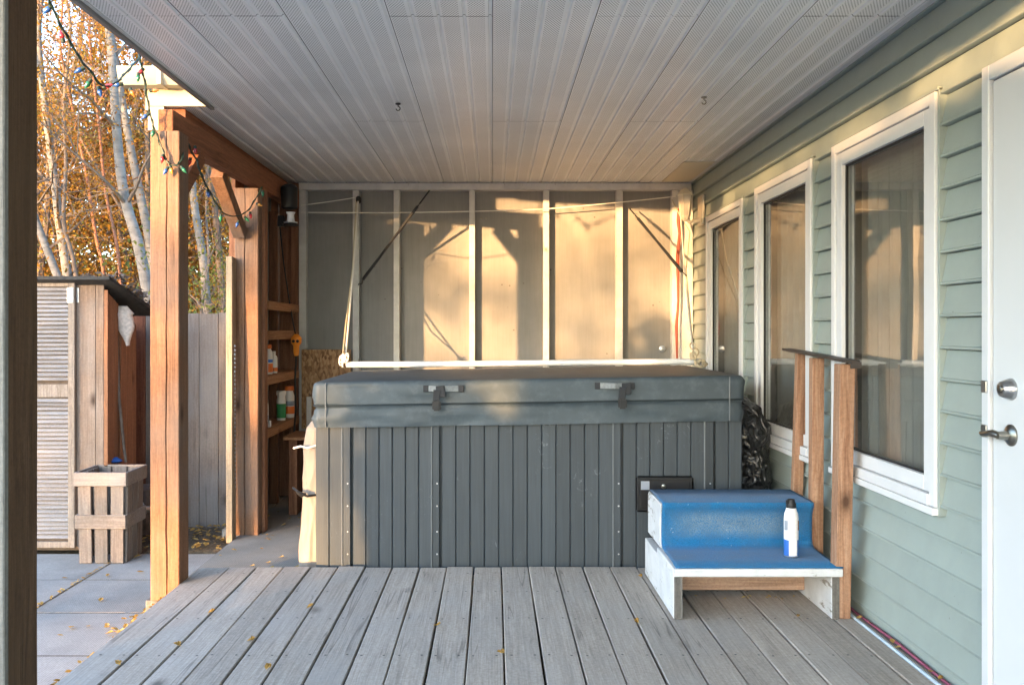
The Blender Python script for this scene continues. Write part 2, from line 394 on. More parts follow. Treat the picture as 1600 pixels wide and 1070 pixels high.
M['curtain'] = plain('grey_curtain', (.30,.29,.275), .9, 0, 4, .2)
M['metal'] = plain('brushed_nickel', (.42,.43,.44), .28, 1, 30, .1)
M['bronze'] = plain('antique_nickel', (.26,.25,.22), .3, 1, 20, .2)
M['galv'] = plain('galvanised_steel', (.5,.52,.55), .35, .9, 20, .15)
M['blackmetal'] = plain('black_metal', (.02,.02,.022), .45, .4)
M['railbar'] = plain('rail_bar', (.055,.045,.04), .5, .3, 10, .2)
M['rope'] = plain('white_rope', (.68,.66,.60), .8)
M['dirtyrope'] = plain('tan_rope', (.45,.39,.28), .85)
M['pvc'] = plain('pvc_pipe', (.72,.74,.76), .35, 0, 8, .06)
M['red'] = plain('red_ribbon', (.28,.05,.025), .6)
M['orange'] = plain('orange_plastic', (.75,.24,.02), .4)
M['bottle'] = plain('white_bottle_plastic', (.70,.66,.60), .4)
M['lab_orange'] = plain('orange_label', (.75,.17,.03), .45)
M['lab_green'] = plain('green_label', (.03,.22,.07), .45)
M['lab_blue'] = plain('blue_label', (.03,.13,.45), .4)
M['lab_white'] = plain('white_label', (.72,.72,.72), .4, 0, 70, .12)
M['lab_grey'] = plain('grey_label', (.25,.28,.33), .45)
M['lampwhite'] = plain('cream_lantern_paint', (.62,.56,.45), .5)
M['frost'] = plain('frosted_glass', (.55,.50,.42), .15)
M['greenwire'] = plain('green_wire', (.012,.03,.018), .5)
for k, c in dict(b_red=(.32,.025,.03), b_blue=(.02,.08,.28), b_green=(.015,.12,.06), b_yellow=(.45,.20,.03), b_orange=(.45,.14,.02)).items():
    M[k] = plain('bulb_'+k[2:], c, .15, 0, 0, 0, 0, 0, .6)
M['shingle'] = plain('black_shingle', (.04,.037,.034), .9, 0, 30, .4, .6, 60)
M['foam'] = plain('pink_stripe', (.26,.07,.12), .6, 0, 14, .4)
M['flash'] = plain('white_blue_strip', (.55,.66,.75), .4, 0, 12, .15)
def birch():
    m, t, b = newmat('birch_bark'); vec, rnd = coords(t)
    n = noise_(t, mapping(t, vec, (1, 1, 5)), 7, 5, .7); n2 = noise_(t, mapping(t, vec, (1, 1, 2.2)), 9, 3, .5)
    c = ramp(t, n2, [(.3, (.09,.085,.08)), (.7, (.165,.157,.15))])
    c = mixc(t, ramp(t, n, [(.60, 0.0), (.66, .95)]), c, (.03, .025, .02))
    L(t, c, b.inputs['Base Color']); b.inputs['Roughness'].default_value = .8; bump(t, b, n, .4, .01); return m
M['birch'] = birch()
M['darkbark'] = plain('grey_bark', (.12,.09,.07), .9, 0, 20, .4, .6, 30)
M['redbark'] = plain('red_twig_bark', (.20,.085,.05), .85, 0, 20, .3)
def leafmat(name, a, b_, c_):
    m, t, b = newmat(name); o = t.nodes['Material Output']
    tc = N(t, 'ShaderNodeTexCoord'); wn = N(t, 'ShaderNodeTexNoise'); wn.inputs['Scale'].default_value = 1.5; wn.inputs['Detail'].default_value = 8; wn.inputs['Roughness'].default_value = .85
    L(t, tc.outputs['Object'], wn.inputs[0])
    c = ramp(t, wn.outputs[0], [(.38, a), (.5, b_), (.62, c_)])
    L(t, c, b.inputs['Base Color']); b.inputs['Roughness'].default_value = .6; spec(b, .3)
    tl = N(t, 'ShaderNodeBsdfTranslucent'); L(t, c, tl.inputs[0])
    mx = N(t, 'ShaderNodeMixShader'); mx.inputs[0].default_value = .4; L(t, b.outputs[0], mx.inputs[1]); L(t, tl.outputs[0], mx.inputs[2]); L(t, mx.outputs[0], o.inputs[0])
    return m
M['leaf_gold'] = leafmat('golden_leaves', (.13,.075,.012), (.28,.14,.015), (.36,.22,.03))
M['leaf_orange'] = leafmat('orange_leaves', (.10,.045,.01), (.22,.09,.013), (.30,.15,.02))
M['leaf_green'] = leafmat('olive_leaves', (.05,.065,.015), (.11,.12,.02), (.22,.18,.035))
M['fallen'] = leafmat('fallen_leaves', (.30,.16,.04), (.45,.28,.08), (.55,.42,.16))

# ------------------------------------------------------------------ ground
g = MB(); g.add([(-150,-150,-.2),(150,-150,-.2),(150,250,-.2),(-150,250,-.2)], [(0,1,2,3)])
tag(g.build('ground', M['soil'], origin=(0,0,-.2)), kind='structure')
GZ = -.165
pat = thing('patio', None, None, (-3, 4, GZ), kind='structure')
for ix in range(0, 7):
    x1 = -1.755-.6*ix
    for iy in range(-5, 7):
        y0 = 5.14-.6*(6-iy)+.6*6-.6*6
        y0 = 5.14+.6*(iy-5)
        if y0 > 5.2: continue
        dz = random.uniform(-.001, .001)
        MB().box(x1-.588, x1, y0+.006, y0+.594, GZ-.05, GZ+dz).build('paving_slab', M['paver'], pat, bevel=.0015)
jf = MB(); jf.box(-5.98, -1.76, 1.6, 5.72, GZ-.045, GZ-.0012); tag(jf.build('joint_fill', M['soil'], None), kind='structure')  # dark filler sheet added so the low sun leaves the joints dark
# soil strip beside the fence, a sheet raised over the ground
s = MB(); nx, ny = 40, 14
vs = [(-2.6+ (x/nx)*.95+.0, 5.745+(y/ny)*.9, -.168+.012*noise.noise(Vector((x*.6, y*.6, 3)))-(0.03 if y in (0,) else 0)) for y in range(ny+1) for x in range(nx+1)]
s.add(vs, [(y*(nx+1)+x, y*(nx+1)+x+1, (y+1)*(nx+1)+x+1, (y+1)*(nx+1)+x) for y in range(ny) for x in range(nx)])
tag(s.build('soil_bed', M['soil'], smooth=True), kind='structure')
# concrete pad under tub
MB().box(-1.70, 1.62, 4.80, 7.5, -.24, -.10).build('concrete_slab', M['slab'], None, bevel=.008, kind='structure')

MB().box(-1.86, -1.702, 6.15, 7.5, -.24, -.101).build('concrete_strip', M['slab'], None, bevel=.004, kind='structure')
# ------------------------------------------------------------------ deck
deck = thing('deck', None, None, (0, 3.2, 0), kind='structure')
x = .0445-.1452*11
edges = [x+.1452*k for k in range(22)]
for k in range(21):
    a, b_ = edges[k]+.0035, edges[k+1]-.0035
    if k == 0: a = -1.568
    y1 = 4.79+random.uniform(-.004, .004)
    bm_ = MB(); n = 24; ya = 1.2
    j = random.uniform(-.0025, .0025); ph = random.uniform(0, 9)
    prof = [(a, -.036), (a, -.004), (a+.003, 0), (b_-.003, 0), (b_, -.004), (b_, -.036)]
    vs = []
    for q in range(n+1):
        yy = ya+(y1-ya)*q/n; wob = .0015*math.sin(yy*2.1+ph); zz = j+.0018*math.sin(yy*1.7+ph*2)
        vs += [(px_+wob, yy, pz+zz) for px_, pz in prof]
    m6 = 6; fs = [tuple(range(5, -1, -1)), tuple(range(n*6, n*6+6))]
    for q in range(n):
        for r in range(6): fs.append((q*6+r, q*6+(r+1)%6, (q+1)*6+(r+1)%6, (q+1)*6+r))
    bm_.add(vs, fs).build('deck_board', M['deck'], deck)
MB().box(1.4965+.0035, 1.582, 1.2, 4.79, -.036, .0005).build('deck_board', M['deck'], deck, bevel=.002)
MB().box(-1.60, -1.57, 1.2, 4.42, -.16, -.075).build('skirt_board', M['deck'], deck, bevel=.003)
MB().box(-1.568, 1.58, 4.745, 4.783, -.16, -.04).build('end_joist', M['deck'], deck, bevel=.002)
sc = MB()
for yr in (4.66, 4.33, 3.925, 3.48, 3.07, 2.66, 2.25):
    for k in range(21):
        for e in (.028, .117):
            xx = edges[k]+e+random.uniform(-.004, .004); yy = yr+random.uniform(-.008, .008)
            n = 6; sc.add([(xx+.0055*math.cos(2*PI*i/n), yy+.0055*math.sin(2*PI*i/n), .0042) for i in range(n)], [tuple(range(n))])
sc.build('screws', M['blackmetal'], deck, kind='stuff')
st = thing('flashing_strip', 'thin white and pink foam strip lying along the foot of the green wall', 'flashing', (1.61, 3, .0))
MB().box(1.585, 1.597, 1.2, 4.35, -.03, .006).build('white_edge', M['flash'], st, bevel=.002)
MB().box(1.6, 1.615, 1.2, 4.4, -.03, .003).build('grey_channel', M['slab'], st, bevel=.002)
fm = MB(); fm.tube([(1.627, 1.2+.2*i, .004+.004*math.sin(i*1.7)) for i in range(16)], .0065, 8); fm.build('pink_edge', M['foam'], st, smooth=True)

# ------------------------------------------------------------------ house with siding, windows, door
house = thing('house', 'house wall in sage green horizontal siding with three white windows and a white door', 'house', (1.64, 3, 0))
WIN = [(3.27, 4.27, .618, 2.135), (4.55, 5.53, .618, 2.135), (5.81, 6.79, .618, 2.12)]
DOOR = (1.90, 2.935, -.5, 2.12)
CEIL = CAMZ+1.215
pitch = .1155
holes = [tuple(wn) for wn in WIN]+[DOOR]
z = 1.309-pitch*12
def sp_(y0, y1, z0, z1, zb):
    """one piece of lapped siding; front slants from 1.640 at the course foot to 1.651"""
    def fx(zz): return 1.629+.023*(zz-zb)/pitch
    z0 = z0+.003 if abs(z0-zb) < 1e-6 else z0
    p = [(fx(z0)+.001, z0), (fx(z0)-.004, z0+.002), (fx(z0)-.004, z0+.009), (fx(z0)+.003, z0+.013), (fx(z1), z1), (1.662, z1), (1.662, z0)] if z1-z0 > .03 else [(fx(z0), z0), (fx(z1), z1), (1.662, z1), (1.662, z0)]
    mb = MB(); mb.prism(p, 'y', y0, y1) if 0 else None
    n = len(p); mb.add([(a, y, c) for y in (y0, y1) for a, c in p], [tuple(range(n-1, -1, -1)), tuple(range(n, 2*n))]+[(i, (i+1)%n, n+(i+1)%n, n+i) for i in range(n)])
    mb.build('siding_board', M['siding'], house)
while z < CEIL:
    z1 = min(z+pitch, CEIL-.005)
    cuts = sorted(holes); cur = -1.5
    for (a, b_, c, d) in cuts:
        if d <= z or c >= z1: continue
        if a-.004 > cur: sp_(cur, a-.004, z, z1, z)
        if c > z: sp_(a-.004, b_+.004, z, c-.002, z)
        if d < z1: sp_(a-.004, b_+.004, d+.002, z1, z)
        cur = b_+.004
    sp_(cur, 7.45, z, z1, z)
    z += pitch
# sheathing and dark room behind
def wall_cut(x0, x1, ya, yb, za, zb, hs, name, mat, parent):
    mb = MB(); cur = ya
    for (a, b_, c, d) in sorted(hs):
        mb.box(x0, x1, cur, a, za, zb)
        if c > za: mb.box(x0, x1, a, b_, za, c)
        mb.box(x0, x1, a, b_, d, zb); cur = b_
    mb.box(x0, x1, cur, yb, za, zb); return mb.build(name, mat, parent)
wall_cut(1.664, 1.80, -1.5, 7.6, -.3, 2.9, [(a+.02, b_-.02, c+.02, d-.02) for a, b_, c, d in WIN+[DOOR]], 'wall_core', M['room'], house)
rm = MB(); rm.box(4.0, 4.05, -1.5, 7.6, -.3, 2.9); rm.box(1.8, 4.0, -1.55, -1.5, -.3, 2.9); rm.box(1.8, 4.0, 7.6, 7.65, -.3, 2.9); rm.box(1.8, 4.05, -1.5, 7.6, -.35, -.3); rm.box(1.8, 4.05, -1.5, 7.6, 2.9, 2.95)
rm.build('room_shell', M['room'], house)
for wi, (a, b_, c, d) in enumerate(WIN):
    fr = MB(); t_ = .042; X0, X1 = 1.612, 1.69
    fr.box(X0, X1, a, a+t_, c, d); fr.box(X0, X1, b_-t_, b_, c, d)
    fr.box(X0, X1, a+t_, b_-t_, d-t_, d); fr.box(X0-.008, X1, a+t_, b_-t_, c, c+t_)
    wo = fr.build('window', M['white'], house, bevel=.002)
    if wi == 2: wo['label'] = 'farthest narrow window beside the corner lantern'
    sh = MB(); s_ = .058; X0 = 1.622; a2, b2, c2, d2 = a+t_+.003, b_-t_-.003, c+t_+.003, d-t_-.003
    sh.box(X0, X1-.01, a2, a2+s_, c2, d2); sh.box(X0, X1-.01, b2-s_, b2, c2, d2)
    sh.box(X0, X1-.01, a2+s_, b2-s_, d2-s_, d2); sh.box(X0, X1-.01, a2+s_, b2-s_, c2, c2+s_)
    sh.build('sash', M['white'], wo, bevel=.002)
    bd = MB(); q = s_; e = .007
    bd.box(1.640, 1.652, a2+q, a2+q+e, c2+q, d2-q); bd.box(1.640, 1.652, b2-q-e, b2-q, c2+q, d2-q)
    bd.box(1.640, 1.652, a2+q+e, b2-q-e, d2-q-e, d2-q); bd.box(1.640, 1.652, a2+q+e, b2-q-e, c2+q, c2+q+e)
    bd.build('gasket', M['blackplastic'], wo)
    MB().box(1.654, 1.658, a2+s_-.01, b2-s_+.01, c2+s_-.01, d2-s_+.01).build('pane', M['glass'], wo)
    # curtain folds standing inside
    cu = MB(); n = 60
    ya, yb = a+.03, b_-.02
    for q in range(n):
        y0_ = ya+(yb-ya)*q/n; y1_ = ya+(yb-ya)*(q+1)/n
        X = lambda k: 1.76+.018*math.sin(k*.9)
        cu.add([(X(q), y0_, c+.05), (X(q+1), y1_, c+.05), (X(q+1), y1_, d-.06), (X(q), y0_, d-.06)], [(0,1,2,3)])
    cu.build('curtain', M['curtain'], wo, smooth=True, normals=False)
    # drip cap and J trim
    jt = MB(); jt.box(1.622, 1.66, a-.014, a-.002, c-.03, d+.01); jt.box(1.622, 1.66, b_+.002, b_+.014, c-.03, d+.01)
    jt.box(1.615, 1.66, a-.014, b_+.014, d+.002, d+.014); jt.build('trim', M['siding'], wo, bevel=.001)
    MB().box(1.600, 1.66, a-.006, b_+.006, c-.03, c-.002).build('sill', M['white'], wo, bevel=.003)
# door
a, b_, c, d = DOOR
jm = MB(); jm.box(1.600, 1.70, b_-.042, b_, 0, d); jm.box(1.600, 1.70, a, a+.05, 0, d); jm.box(1.600, 1.70, a+.05, b_-.042, d-.05, d)
door = jm.build('door_frame', M['doorwhite'], house, bevel=.003)
dr = MB(); dr.box(1.612, 1.655, a+.055, b_-.048, .02, d-.055); dor = dr.build('door', M['doorwhite'], house, bevel=.002)
pn = MB()
for (p0, p1) in ((.12, .42), (.5, .8)):
    for (q0, q1) in ((.2, .85), (1.0, 1.95)):
        pn.box(1.606, 1.6125, a+p0, a+p1, q0, q1)
MB().box(1.625, 1.65, b_-.0475, b_-.0425, .0, d-.055).build('weatherstrip', M['greytrim'], door)
# deadbolt
c0 = P(1583, 608, 2.785); yy = c0.y; zz = c0.z
db = MB(); db.lathe((1.612, yy, zz), [(.034,0),(.034,.006),(.031,.012),(.024,.032),(.021,.035)], 28, '-x'); dbo = db.build('deadbolt', M['metal'], dor, smooth=30)
MB().lathe((1.577, yy, zz), [(.012,0),(.012,.003),(.010,.004)], 20, '-x').build('keyhole', M['bronze'], dbo, smooth=30)
sp2 = MB(); sp2.box(1.594, 1.600, 2.897, 2.929, zz-.02, zz+.02); sp2.build('strike_plate', M['metal'], door, bevel=.002)
zz2 = P(1583, 680, 2.785).z
hd = MB(); hd.lathe((1.612, yy, zz2), [(.034,0),(.034,.005),(.028,.010),(.014,.014),(.012,.045)], 28, '-x'); hdo = hd.build('handle', M['bronze'], dor, smooth=30)
lv = MB(); lv.tube([(1.572, yy-.005, zz2), (1.565, yy+.02, zz2+.004), (1.566, yy+.05, zz2), (1.568, yy+.08, zz2-.006), (1.572, yy+.10, zz2-.004)], [.011,.012,.010,.009,.007], 12); lv.build('lever', M['bronze'], hdo, smooth=True)
MB().box(1.594, 1.600, 2.897, 2.929, zz2-.02, zz2+.02).build('strike_plate', M['metal'], door, bevel=.002)

# ------------------------------------------------------------------ porch roof: soffit panels, fascia, gutter
roof = thing('porch_roof', 'flat porch roof with a white perforated metal soffit ceiling', 'porch roof', (0, 3, CEIL))
YW = 7.41
def soffit_piece(x0, x1, y0, y1):
    zj = random.uniform(0, .0015)
    n0 = round(x0*10); pts = []
    k = n0; xs = []
    xx = n0/10
    while xx < x1-1e-6:
        for u, h in ((0, 0), (.82, 0), (.855, .007), (.925, .007), (.97, 0)):
            xs.append((xx+u*.1, h))
        xx += .1
    xs.append((x1, 0))
    xs = [(max(x0, a), h) for a, h in xs if a <= x1+1e-6]
    vs = []; m_ = 8
    for q in range(m_+1):
        yy = y0+(y1-y0)*q/m_
        vs += [(a, yy, CEIL+h+zj+.0012*noise.noise(Vector((a*3, yy*1.3, 0)))) for a, h in xs]
    nn = len(xs); fs = []
    for q in range(m_):
        for i in range(nn-1): fs.append((q*nn+i, (q+1)*nn+i, (q+1)*nn+i+1, q*nn+i+1))
    MB().add(vs, fs).build('soffit_panel', M['soffit'], roof, origin=(0, 0, CEIL), normals=False)
XL = -1.504
for i in range(-4, 4):
    x0, x1 = i*.4+.0015, (i+1)*.4-.0015
    jn = 3.47 if i % 2 else 5.22     # i odd: near joint, even: far joint
    if i == -4:
        soffit_piece(XL, x1, -1.4, 3.47); soffit_piece(XL, x1, 3.473, 4.885); soffit_piece(x0, x1, 4.888, YW); continue
    soffit_piece(x0, x1, -1.4, jn); soffit_piece(x0, x1, jn+.004, YW)
soffit_piece(-1.866, -1.602, 4.888, YW)
MB().box(1.602, 1.662, -1.4, YW, CEIL-.004, CEIL+.02).build('wall_trim', M['white'], roof, bevel=.003)
jt = MB(); jt.box(-1.512, -1.500, -1.4, 4.885, CEIL-.006, CEIL+.012); jt.build('edge_trim', M['white'], roof)
MB().box(-1.535, -1.513, -1.4, 4.87, CEIL-.02, CEIL+.16).build('fascia', M['greytrim'], roof, bevel=.002)
MB().box(-1.53, 1.9, -1.45, 4.86, CEIL+.165, CEIL+.22).build('roof_deck', M['shingle'], roof)
MB().box(-1.875, 1.9, 4.865, 7.7, CEIL+.165, CEIL+.22).build('roof_deck', M['shingle'], roof)
MB().box(-1.889, -1.868, 4.872, 7.7, CEIL-.02, CEIL+.16).build('fascia', M['fascia'], roof, bevel=.002)
MB().box(-1.5, 1.9, -1.445, -1.42, CEIL-.02, CEIL+.16).build('fascia', M['fascia'], roof, bevel=.002)
# seam of soffit against the back wall
# low eave at the step in the roof: fascia faces the camera, gutter over it
ev = thing('neighbouring_eave', 'sunlit cream eave with a gutter, behind the first corner post', 'eave', (-1.8, 4.87, CEIL))
yE = 4.868
xa, xb = P(233, 0, yE).x, P(339, 0, yE).x
z168 = P(0, 168, yE).z; z138 = P(0, 140, yE).z; z205 = P(0, 205, yE).z
MB().box(xa, -1.536, yE-.02, yE, z168+.001, z138).build('fascia_board', M['fascia'], ev, bevel=.003)
MB().box(xa, P(258, 0, yE).x, yE-.018, yE, z205-.0, z168).build('corner_board', M['fascia'], ev, bevel=.002)
gt = MB(); zb_ = P(0, 133, yE-.1).z; zt = P(0, 106, yE-.1).z; xg0 = P(186, 0, yE-.1).x
gt.prism([(yE-.022, zb_), (yE-.10, zb_), (yE-.115, zb_+.03), (yE-.135, zt-.012), (yE-.135, zt), (yE-.125, zt), (yE-.12, zt-.012), (yE-.022, zt-.012)], 'x', xg0, -1.545)
gt.build('gutter', M['fascia'], ev, bevel=.001)
gs = MB(); xs_ = P(252, 0, yE-.1).x; gs.box(xs_-.012, xs_+.012, yE-.139, yE-.02, zb_-.006, zt+.004); gs.build('gutter_joint', M['fascia'], ev, bevel=.002)

MB().box(1.375, 1.598, 6.45, 7.30, CEIL-.009, CEIL-.001).build('access_cover', M['lampwhite'], roof, bevel=.002)
# hooks in the soffit
def hook(px, py, mat, label):
    Y = 1.215*1400/(516-py+6); c = P(px, py-6, Y); c.z = CEIL
    t_ = MB(); t_.lathe((c.x, c.y, CEIL-.006), [(.013, 0), (.015, .004), (.014, .006)], 14)
    pts = [(c.x, c.y, CEIL-.004), (c.x, c.y, CEIL-.016)]
    for i in range(9):
        an = PI/2-i*PI*1.45/8; pts.append((c.x+.011*math.cos(an), c.y, CEIL-.027+.011*math.sin(an)))
    t_.tube(pts, .0028, 7)
    o = t_.build('ceiling_hook', mat, None, smooth=True); tag(o, label, 'hook', 'hooks screwed into the soffit')
hook(622, 168, M['blackmetal'], 'black ceiling hook screwed into the soffit left of centre')
hook(1100, 158, M['bronze'], 'brownish ceiling hook screwed into the soffit nearer the house wall')

# ------------------------------------------------------------------ back wall
bw = thing('back_wall', 'grey plywood end wall framed by thin white studs behind the hot tub', 'wall', (0, YW, -.1))
def wx(px, Y=YW): return (px-770)*Y/1400
studs = [(467, 477), (551, 560), (615, 623), (733, 741), (849, 857), (963, 972), (1050, 1061)]
MB().box(-2.0, 1.66, YW+.066, YW+.10, -.1, CEIL+.16).build('wall_core', M['panel'], bw)
YP = YW+.045
ed = [wx(467)-.0]+[wx((a+b_)/2) for a, b_ in studs[1:]]+[1.638]
for a, b_ in zip(ed[:-1], ed[1:]):
    MB().box(a+.0015, b_-.0015, YP, YP+.018, -.1, CEIL-.03).build('wall_panel', M['panel'], bw, bevel=.001)
ztop = P(0, 297, YW-.04).z
for a, b_ in studs:
    MB().box(wx(a, YW-.04), wx(b_, YW-.04)+.006, YW-.042, YW+.044, -.1, ztop-.002).build('stud', M['stud'], bw, bevel=.0025)
MB().box(wx(467, YW-.04), 1.636, YW-.045, YW+.044, ztop, CEIL-.003).build('top_plate', M['stud'], bw, bevel=.0025)
MB().box(wx(1063, YW-.1), wx(1083, YW-.1), YW-.10, YW+.044, -.1, ztop-.002).build('corner_post', M['stud'], bw, bevel=.004)
for px_ in (752, 760):
    MB().lathe((wx(px_), YW+.044, P(0, 340, YW).z), [(.010, 0), (.010, .004), (.004, .006)], 12, '-y').build('bolt', M['bronze'], bw, smooth=True)
MB().lathe((wx(1036), YW+.044, P(0, 545, YW).z), [(.028, 0), (.026, .01), (.010, .014)], 14, '-y').build('vent_cap', M['galv'], bw, smooth=True)

# side wall on the left of the shelf and boards
sw = thing('shelf_back_wall', 'plywood and brown boards closing the left side behind the shelves', 'wall', (-1.86, 6.8, -.1))
bx = -1.765
MB().box(-1.80, -1.70, 6.114, 6.134, -.1, 2.2).build('board', M['shelf_z'], sw)  # hidden board added behind the post to block a streak of sun
yy = 6.14
cols = ['shelf_z', 'panel', 'shelf_z', 'shelf_z', 'panel', 'shelf_z']
for i, (wd, mt) in enumerate([(.22,'shelf_z'),(.14,'panel'),(.20,'shelf_z'),(.20,'shelf_z'),(.24,'panel'),(.26,'shelf_z')]):
    MB().box(bx-.025, bx, yy+.002, min(yy+wd, YW-.003)-.002, -.1, CEIL-.01).build('board', M[mt], sw, bevel=.002); yy += wd
MB().box(-1.763, -1.61, YW-.022, YW-.004, -.1, CEIL-.01).build('corner_board', M['shelf_z'], sw, bevel=.002)
MB().box(-1.66, wx(466, YW-.05), YW-.07, YW-.024, -.1, CEIL-.01).build('corner_stud', M['shelf_z'], sw, bevel=.003)

# ------------------------------------------------------------------ posts, beam
def crackpost(name, x0, x1, y0, y1, z0, z1, mat, parent, crack_u=None):
    """square post subdivided along z; a drying split is cut as a V groove in its front face"""
    n = 60; vs = []
    for q in range(n+1):
        zz = z0+(z1-z0)*q/n
        wv = .0022*noise.noise(Vector((x0*3, y0, zz*1.3))); ch = .004
        ring = [(x0, y0+ch), (x0+ch, y0)]
        if crack_u:
            cx = x0+(x1-x0)*crack_u+.007*noise.noise(Vector((1.3, 2, zz*1.1)))+.003*noise.noise(Vector((5, 2, zz*6)))
            cw = max(.0006, .0035+.004*noise.noise(Vector((9, 1, zz*1.6)))); cd = .012 if cw > .0006 else .002
            ring += [(cx-cw, y0), (cx, y0+cd), (cx+cw, y0)]
        ring += [(x1-ch, y0), (x1, y0+ch), (x1, y1-ch), (x1-ch, y1), (x0+ch, y1), (x0, y1-ch)]
        vs += [(a+wv, b_+wv*.6, zz) for a, b_ in ring]
    m_ = len(ring); fs = [tuple(range(m_-1, -1, -1)), tuple(range(n*m_, n*m_+m_))]
    for q in range(n):
        for r in range(m_): fs.append((q*m_+r, q*m_+(r+1)%m_, (q+1)*m_+(r+1)%m_, (q+1)*m_+r))
    return MB().add(vs, fs).build(name, mat, parent)
PG = 'timber posts holding up the porch roof'
# foreground post, dark
t1 = thing('porch_post', 'dark weathered timber post nearest the camera, cut by the left edge of the photo', 'post', (-1.26, 2.27, 0), PG)
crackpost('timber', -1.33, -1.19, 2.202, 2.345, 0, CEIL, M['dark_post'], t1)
MB().box(-1.345, -1.188, 2.178, 2.200, 0, CEIL).build('face_board', M['grey_post'], t1, bevel=.003)
# post 1
zt1 = CAMZ+.994
t2 = thing('porch_post', 'thick cracked cedar post standing on a block at the left edge of the deck', 'post', (-1.63, 4.54, GZ), PG)
crackpost('timber', -1.71, -1.566, 4.47, 4.61, -.082, zt1, M['cedar'], t2, .56)
MB().box(-1.735, -1.60, 4.475, 4.62, GZ, -.084).build('base_block', M['endgrain'], t2, bevel=.004)
zbm = CAMZ+.95
MB().bar((-1.635, 4.60, 1.955), (-1.635, 4.94, zbm+.01), .085, .085, (0, -1, 1)).build('brace', M['cedar_y'], t2, bevel=.003)
# post 2
t3 = thing('porch_post', 'second cedar post with Y shaped braces beside the bottle shelves', 'post', (-1.64, 6.03, -.1), PG)
x0p, x1p = (366.7-770)*5.97/1400, (403.2-770)*5.97/1400
crackpost('timber', x0p, x1p, 5.97, 6.11, -.1, zbm-.003, M['cedar'], t3, .42)
zb2 = P(0, 360, 5.95).z
MB().bar((x0p+.04, 5.955, zb2-.02), (x0p+.03, 5.50, zbm+.02), .078, .085, (0, 1, 1)).build('brace', M['cedar'], t3, bevel=.003)
MB().bar((x0p+.04, 6.125, zb2-.02), (x0p+.03, 6.55, zbm+.02), .078, .085, (0, -1, 1)).build('brace', M['cedar_y'], t3, bevel=.003)
MB().box(x1p+.0, x1p+.022, 6.06, 6.14, -.098, zbm).build('edge_board', M['shelf_z'], t3, bevel=.002)
bmh = MB(); bmh.bar((-1.635, 4.475, CAMZ+1.028), (-1.62, YW-.08, CAMZ+1.065), .075, .15); bo = bmh.build('roof_beam', M['cedar_y'], None, bevel=.004)
tag(bo, 'long reddish timber beam running over the posts under the soffit edge', 'beam')
MB_ = MB(); MB_.box(-1.83, -1.68, 4.9, YW-.03, CAMZ+1.10, CEIL-.005)
tag(MB_.build('rafter_plate', M['cedar_y'], None, bevel=.003), 'broad timber plate above the beam at the outer edge of the soffit', 'beam')
# leaning pale board
lb = MB(); a = P(361, 846, 5.86); b_ = P(361, 402, 5.93)
lb.bar(a, b_, .04, .09, (0, 1, 0)); tag(lb.build('leaning_board', M['pale2x4'], None, bevel=.002), 'pale narrow board standing upright just left of the braced post', 'board')
# chain/strip hanging beside it
ch = MB()
for i in range(34):
    zz = 1.15-.028*i; ch.lathe((P(370.5, 0, 5.93).x-.006, 5.9, zz), [(.002,0),(.006,.006),(.006,.014),(.002,.02)], 6)
tag(ch.build('hanging_chain', M['galv'], None, smooth=True), 'thin metal chain hanging between the pale board and the braced post', 'chain')

# ------------------------------------------------------------------ shelves + bottles
shf = thing('shelf_unit', 'open wooden shelves with pool chemical bottles between the braced post and the end wall', 'shelf', (-1.7, 6.75, -.1))
SH = [1.475, 1.262, .945, .573]
for i, zs in enumerate(SH):
    y0, y1 = 6.16, 7.30
    if i == 0: y0 = 6.3
    MB().box(-1.763, -1.603, y0, y1, zs-.02, zs).build('shelf_board', M['shelf'], shf, bevel=.002)
    MB().box(-1.601, -1.578, y0, y1, zs-.066, zs-.006).build('edge_lip', M['shelf'], shf, bevel=.002)
    MB().box(-1.763, -1.61, y1-.05, y1-.01, zs-.075, zs-.022).build('cleat', M['shelf'], shf, bevel=.002)
MB().box(-1.763, -1.70, 7.05, 7.12, -.1, 2.2).build('upright', M['shelf_z'], shf, bevel=.003)
def bottle(px, pytop, pybot, Y, r, capm, bands, label, neck=.35, group='pool chemical bottles on the shelves', sq=1):
    a = P(px, pybot, Y); h = (pybot-pytop)*Y/1400; z0 = min(SH, key=lambda s_: abs(s_-a.z))
    o = thing('bottle', label, 'bottle', (a.x, Y, z0), group)
    c = (a.x, Y, z0+.001)
    hb = h*.86
    MB().lathe(c, [(r*.9,0),(r,.01),(r,hb*.80),(r*.85,hb*.9),(r*neck*1.2,hb*.97),(r*neck*1.2,hb)], 20, 'z', sq).build('body', M['bottle'], o, smooth=40)
    MB().lathe((c[0],c[1],c[2]+hb), [(r*neck*1.45,0),(r*neck*1.5,h*.02),(r*neck*1.45,h*.13),(r*neck*1.2,h*.14)], 16).build('cap', M[capm], o, smooth=40)
    for m_, u0, u1 in bands:
        MB().lathe(c, [(r+.0008,hb*u0),(r+.0015,hb*u0+.001),(r+.0015,hb*u1-.001),(r+.0008,hb*u1)], 20, 'z', sq).build('label', M[m_], o, smooth=40)
bottle(413.5, 534, 583, 6.40, .024, 'bottle', [], 'plain white bottle nearest the post on the upper bottle shelf')
bottle(419.5, 536, 582, 6.52, .030, 'lab_orange', [('lab_orange',.08,.42),('lab_blue',.46,.58)], 'orange labelled jug with orange cap on the upper bottle shelf', .5)
bottle(428, 546, 580, 6.67, .026, 'bottle', [('lab_orange',.1,.3)], 'short white bottle with orange band at the right of the upper shelf trio')
bottle(414, 625, 672, 6.42, .026, 'bottle', [('lab_grey',.15,.45)], 'slim white bottle beside the post on the lower shelf', .45)
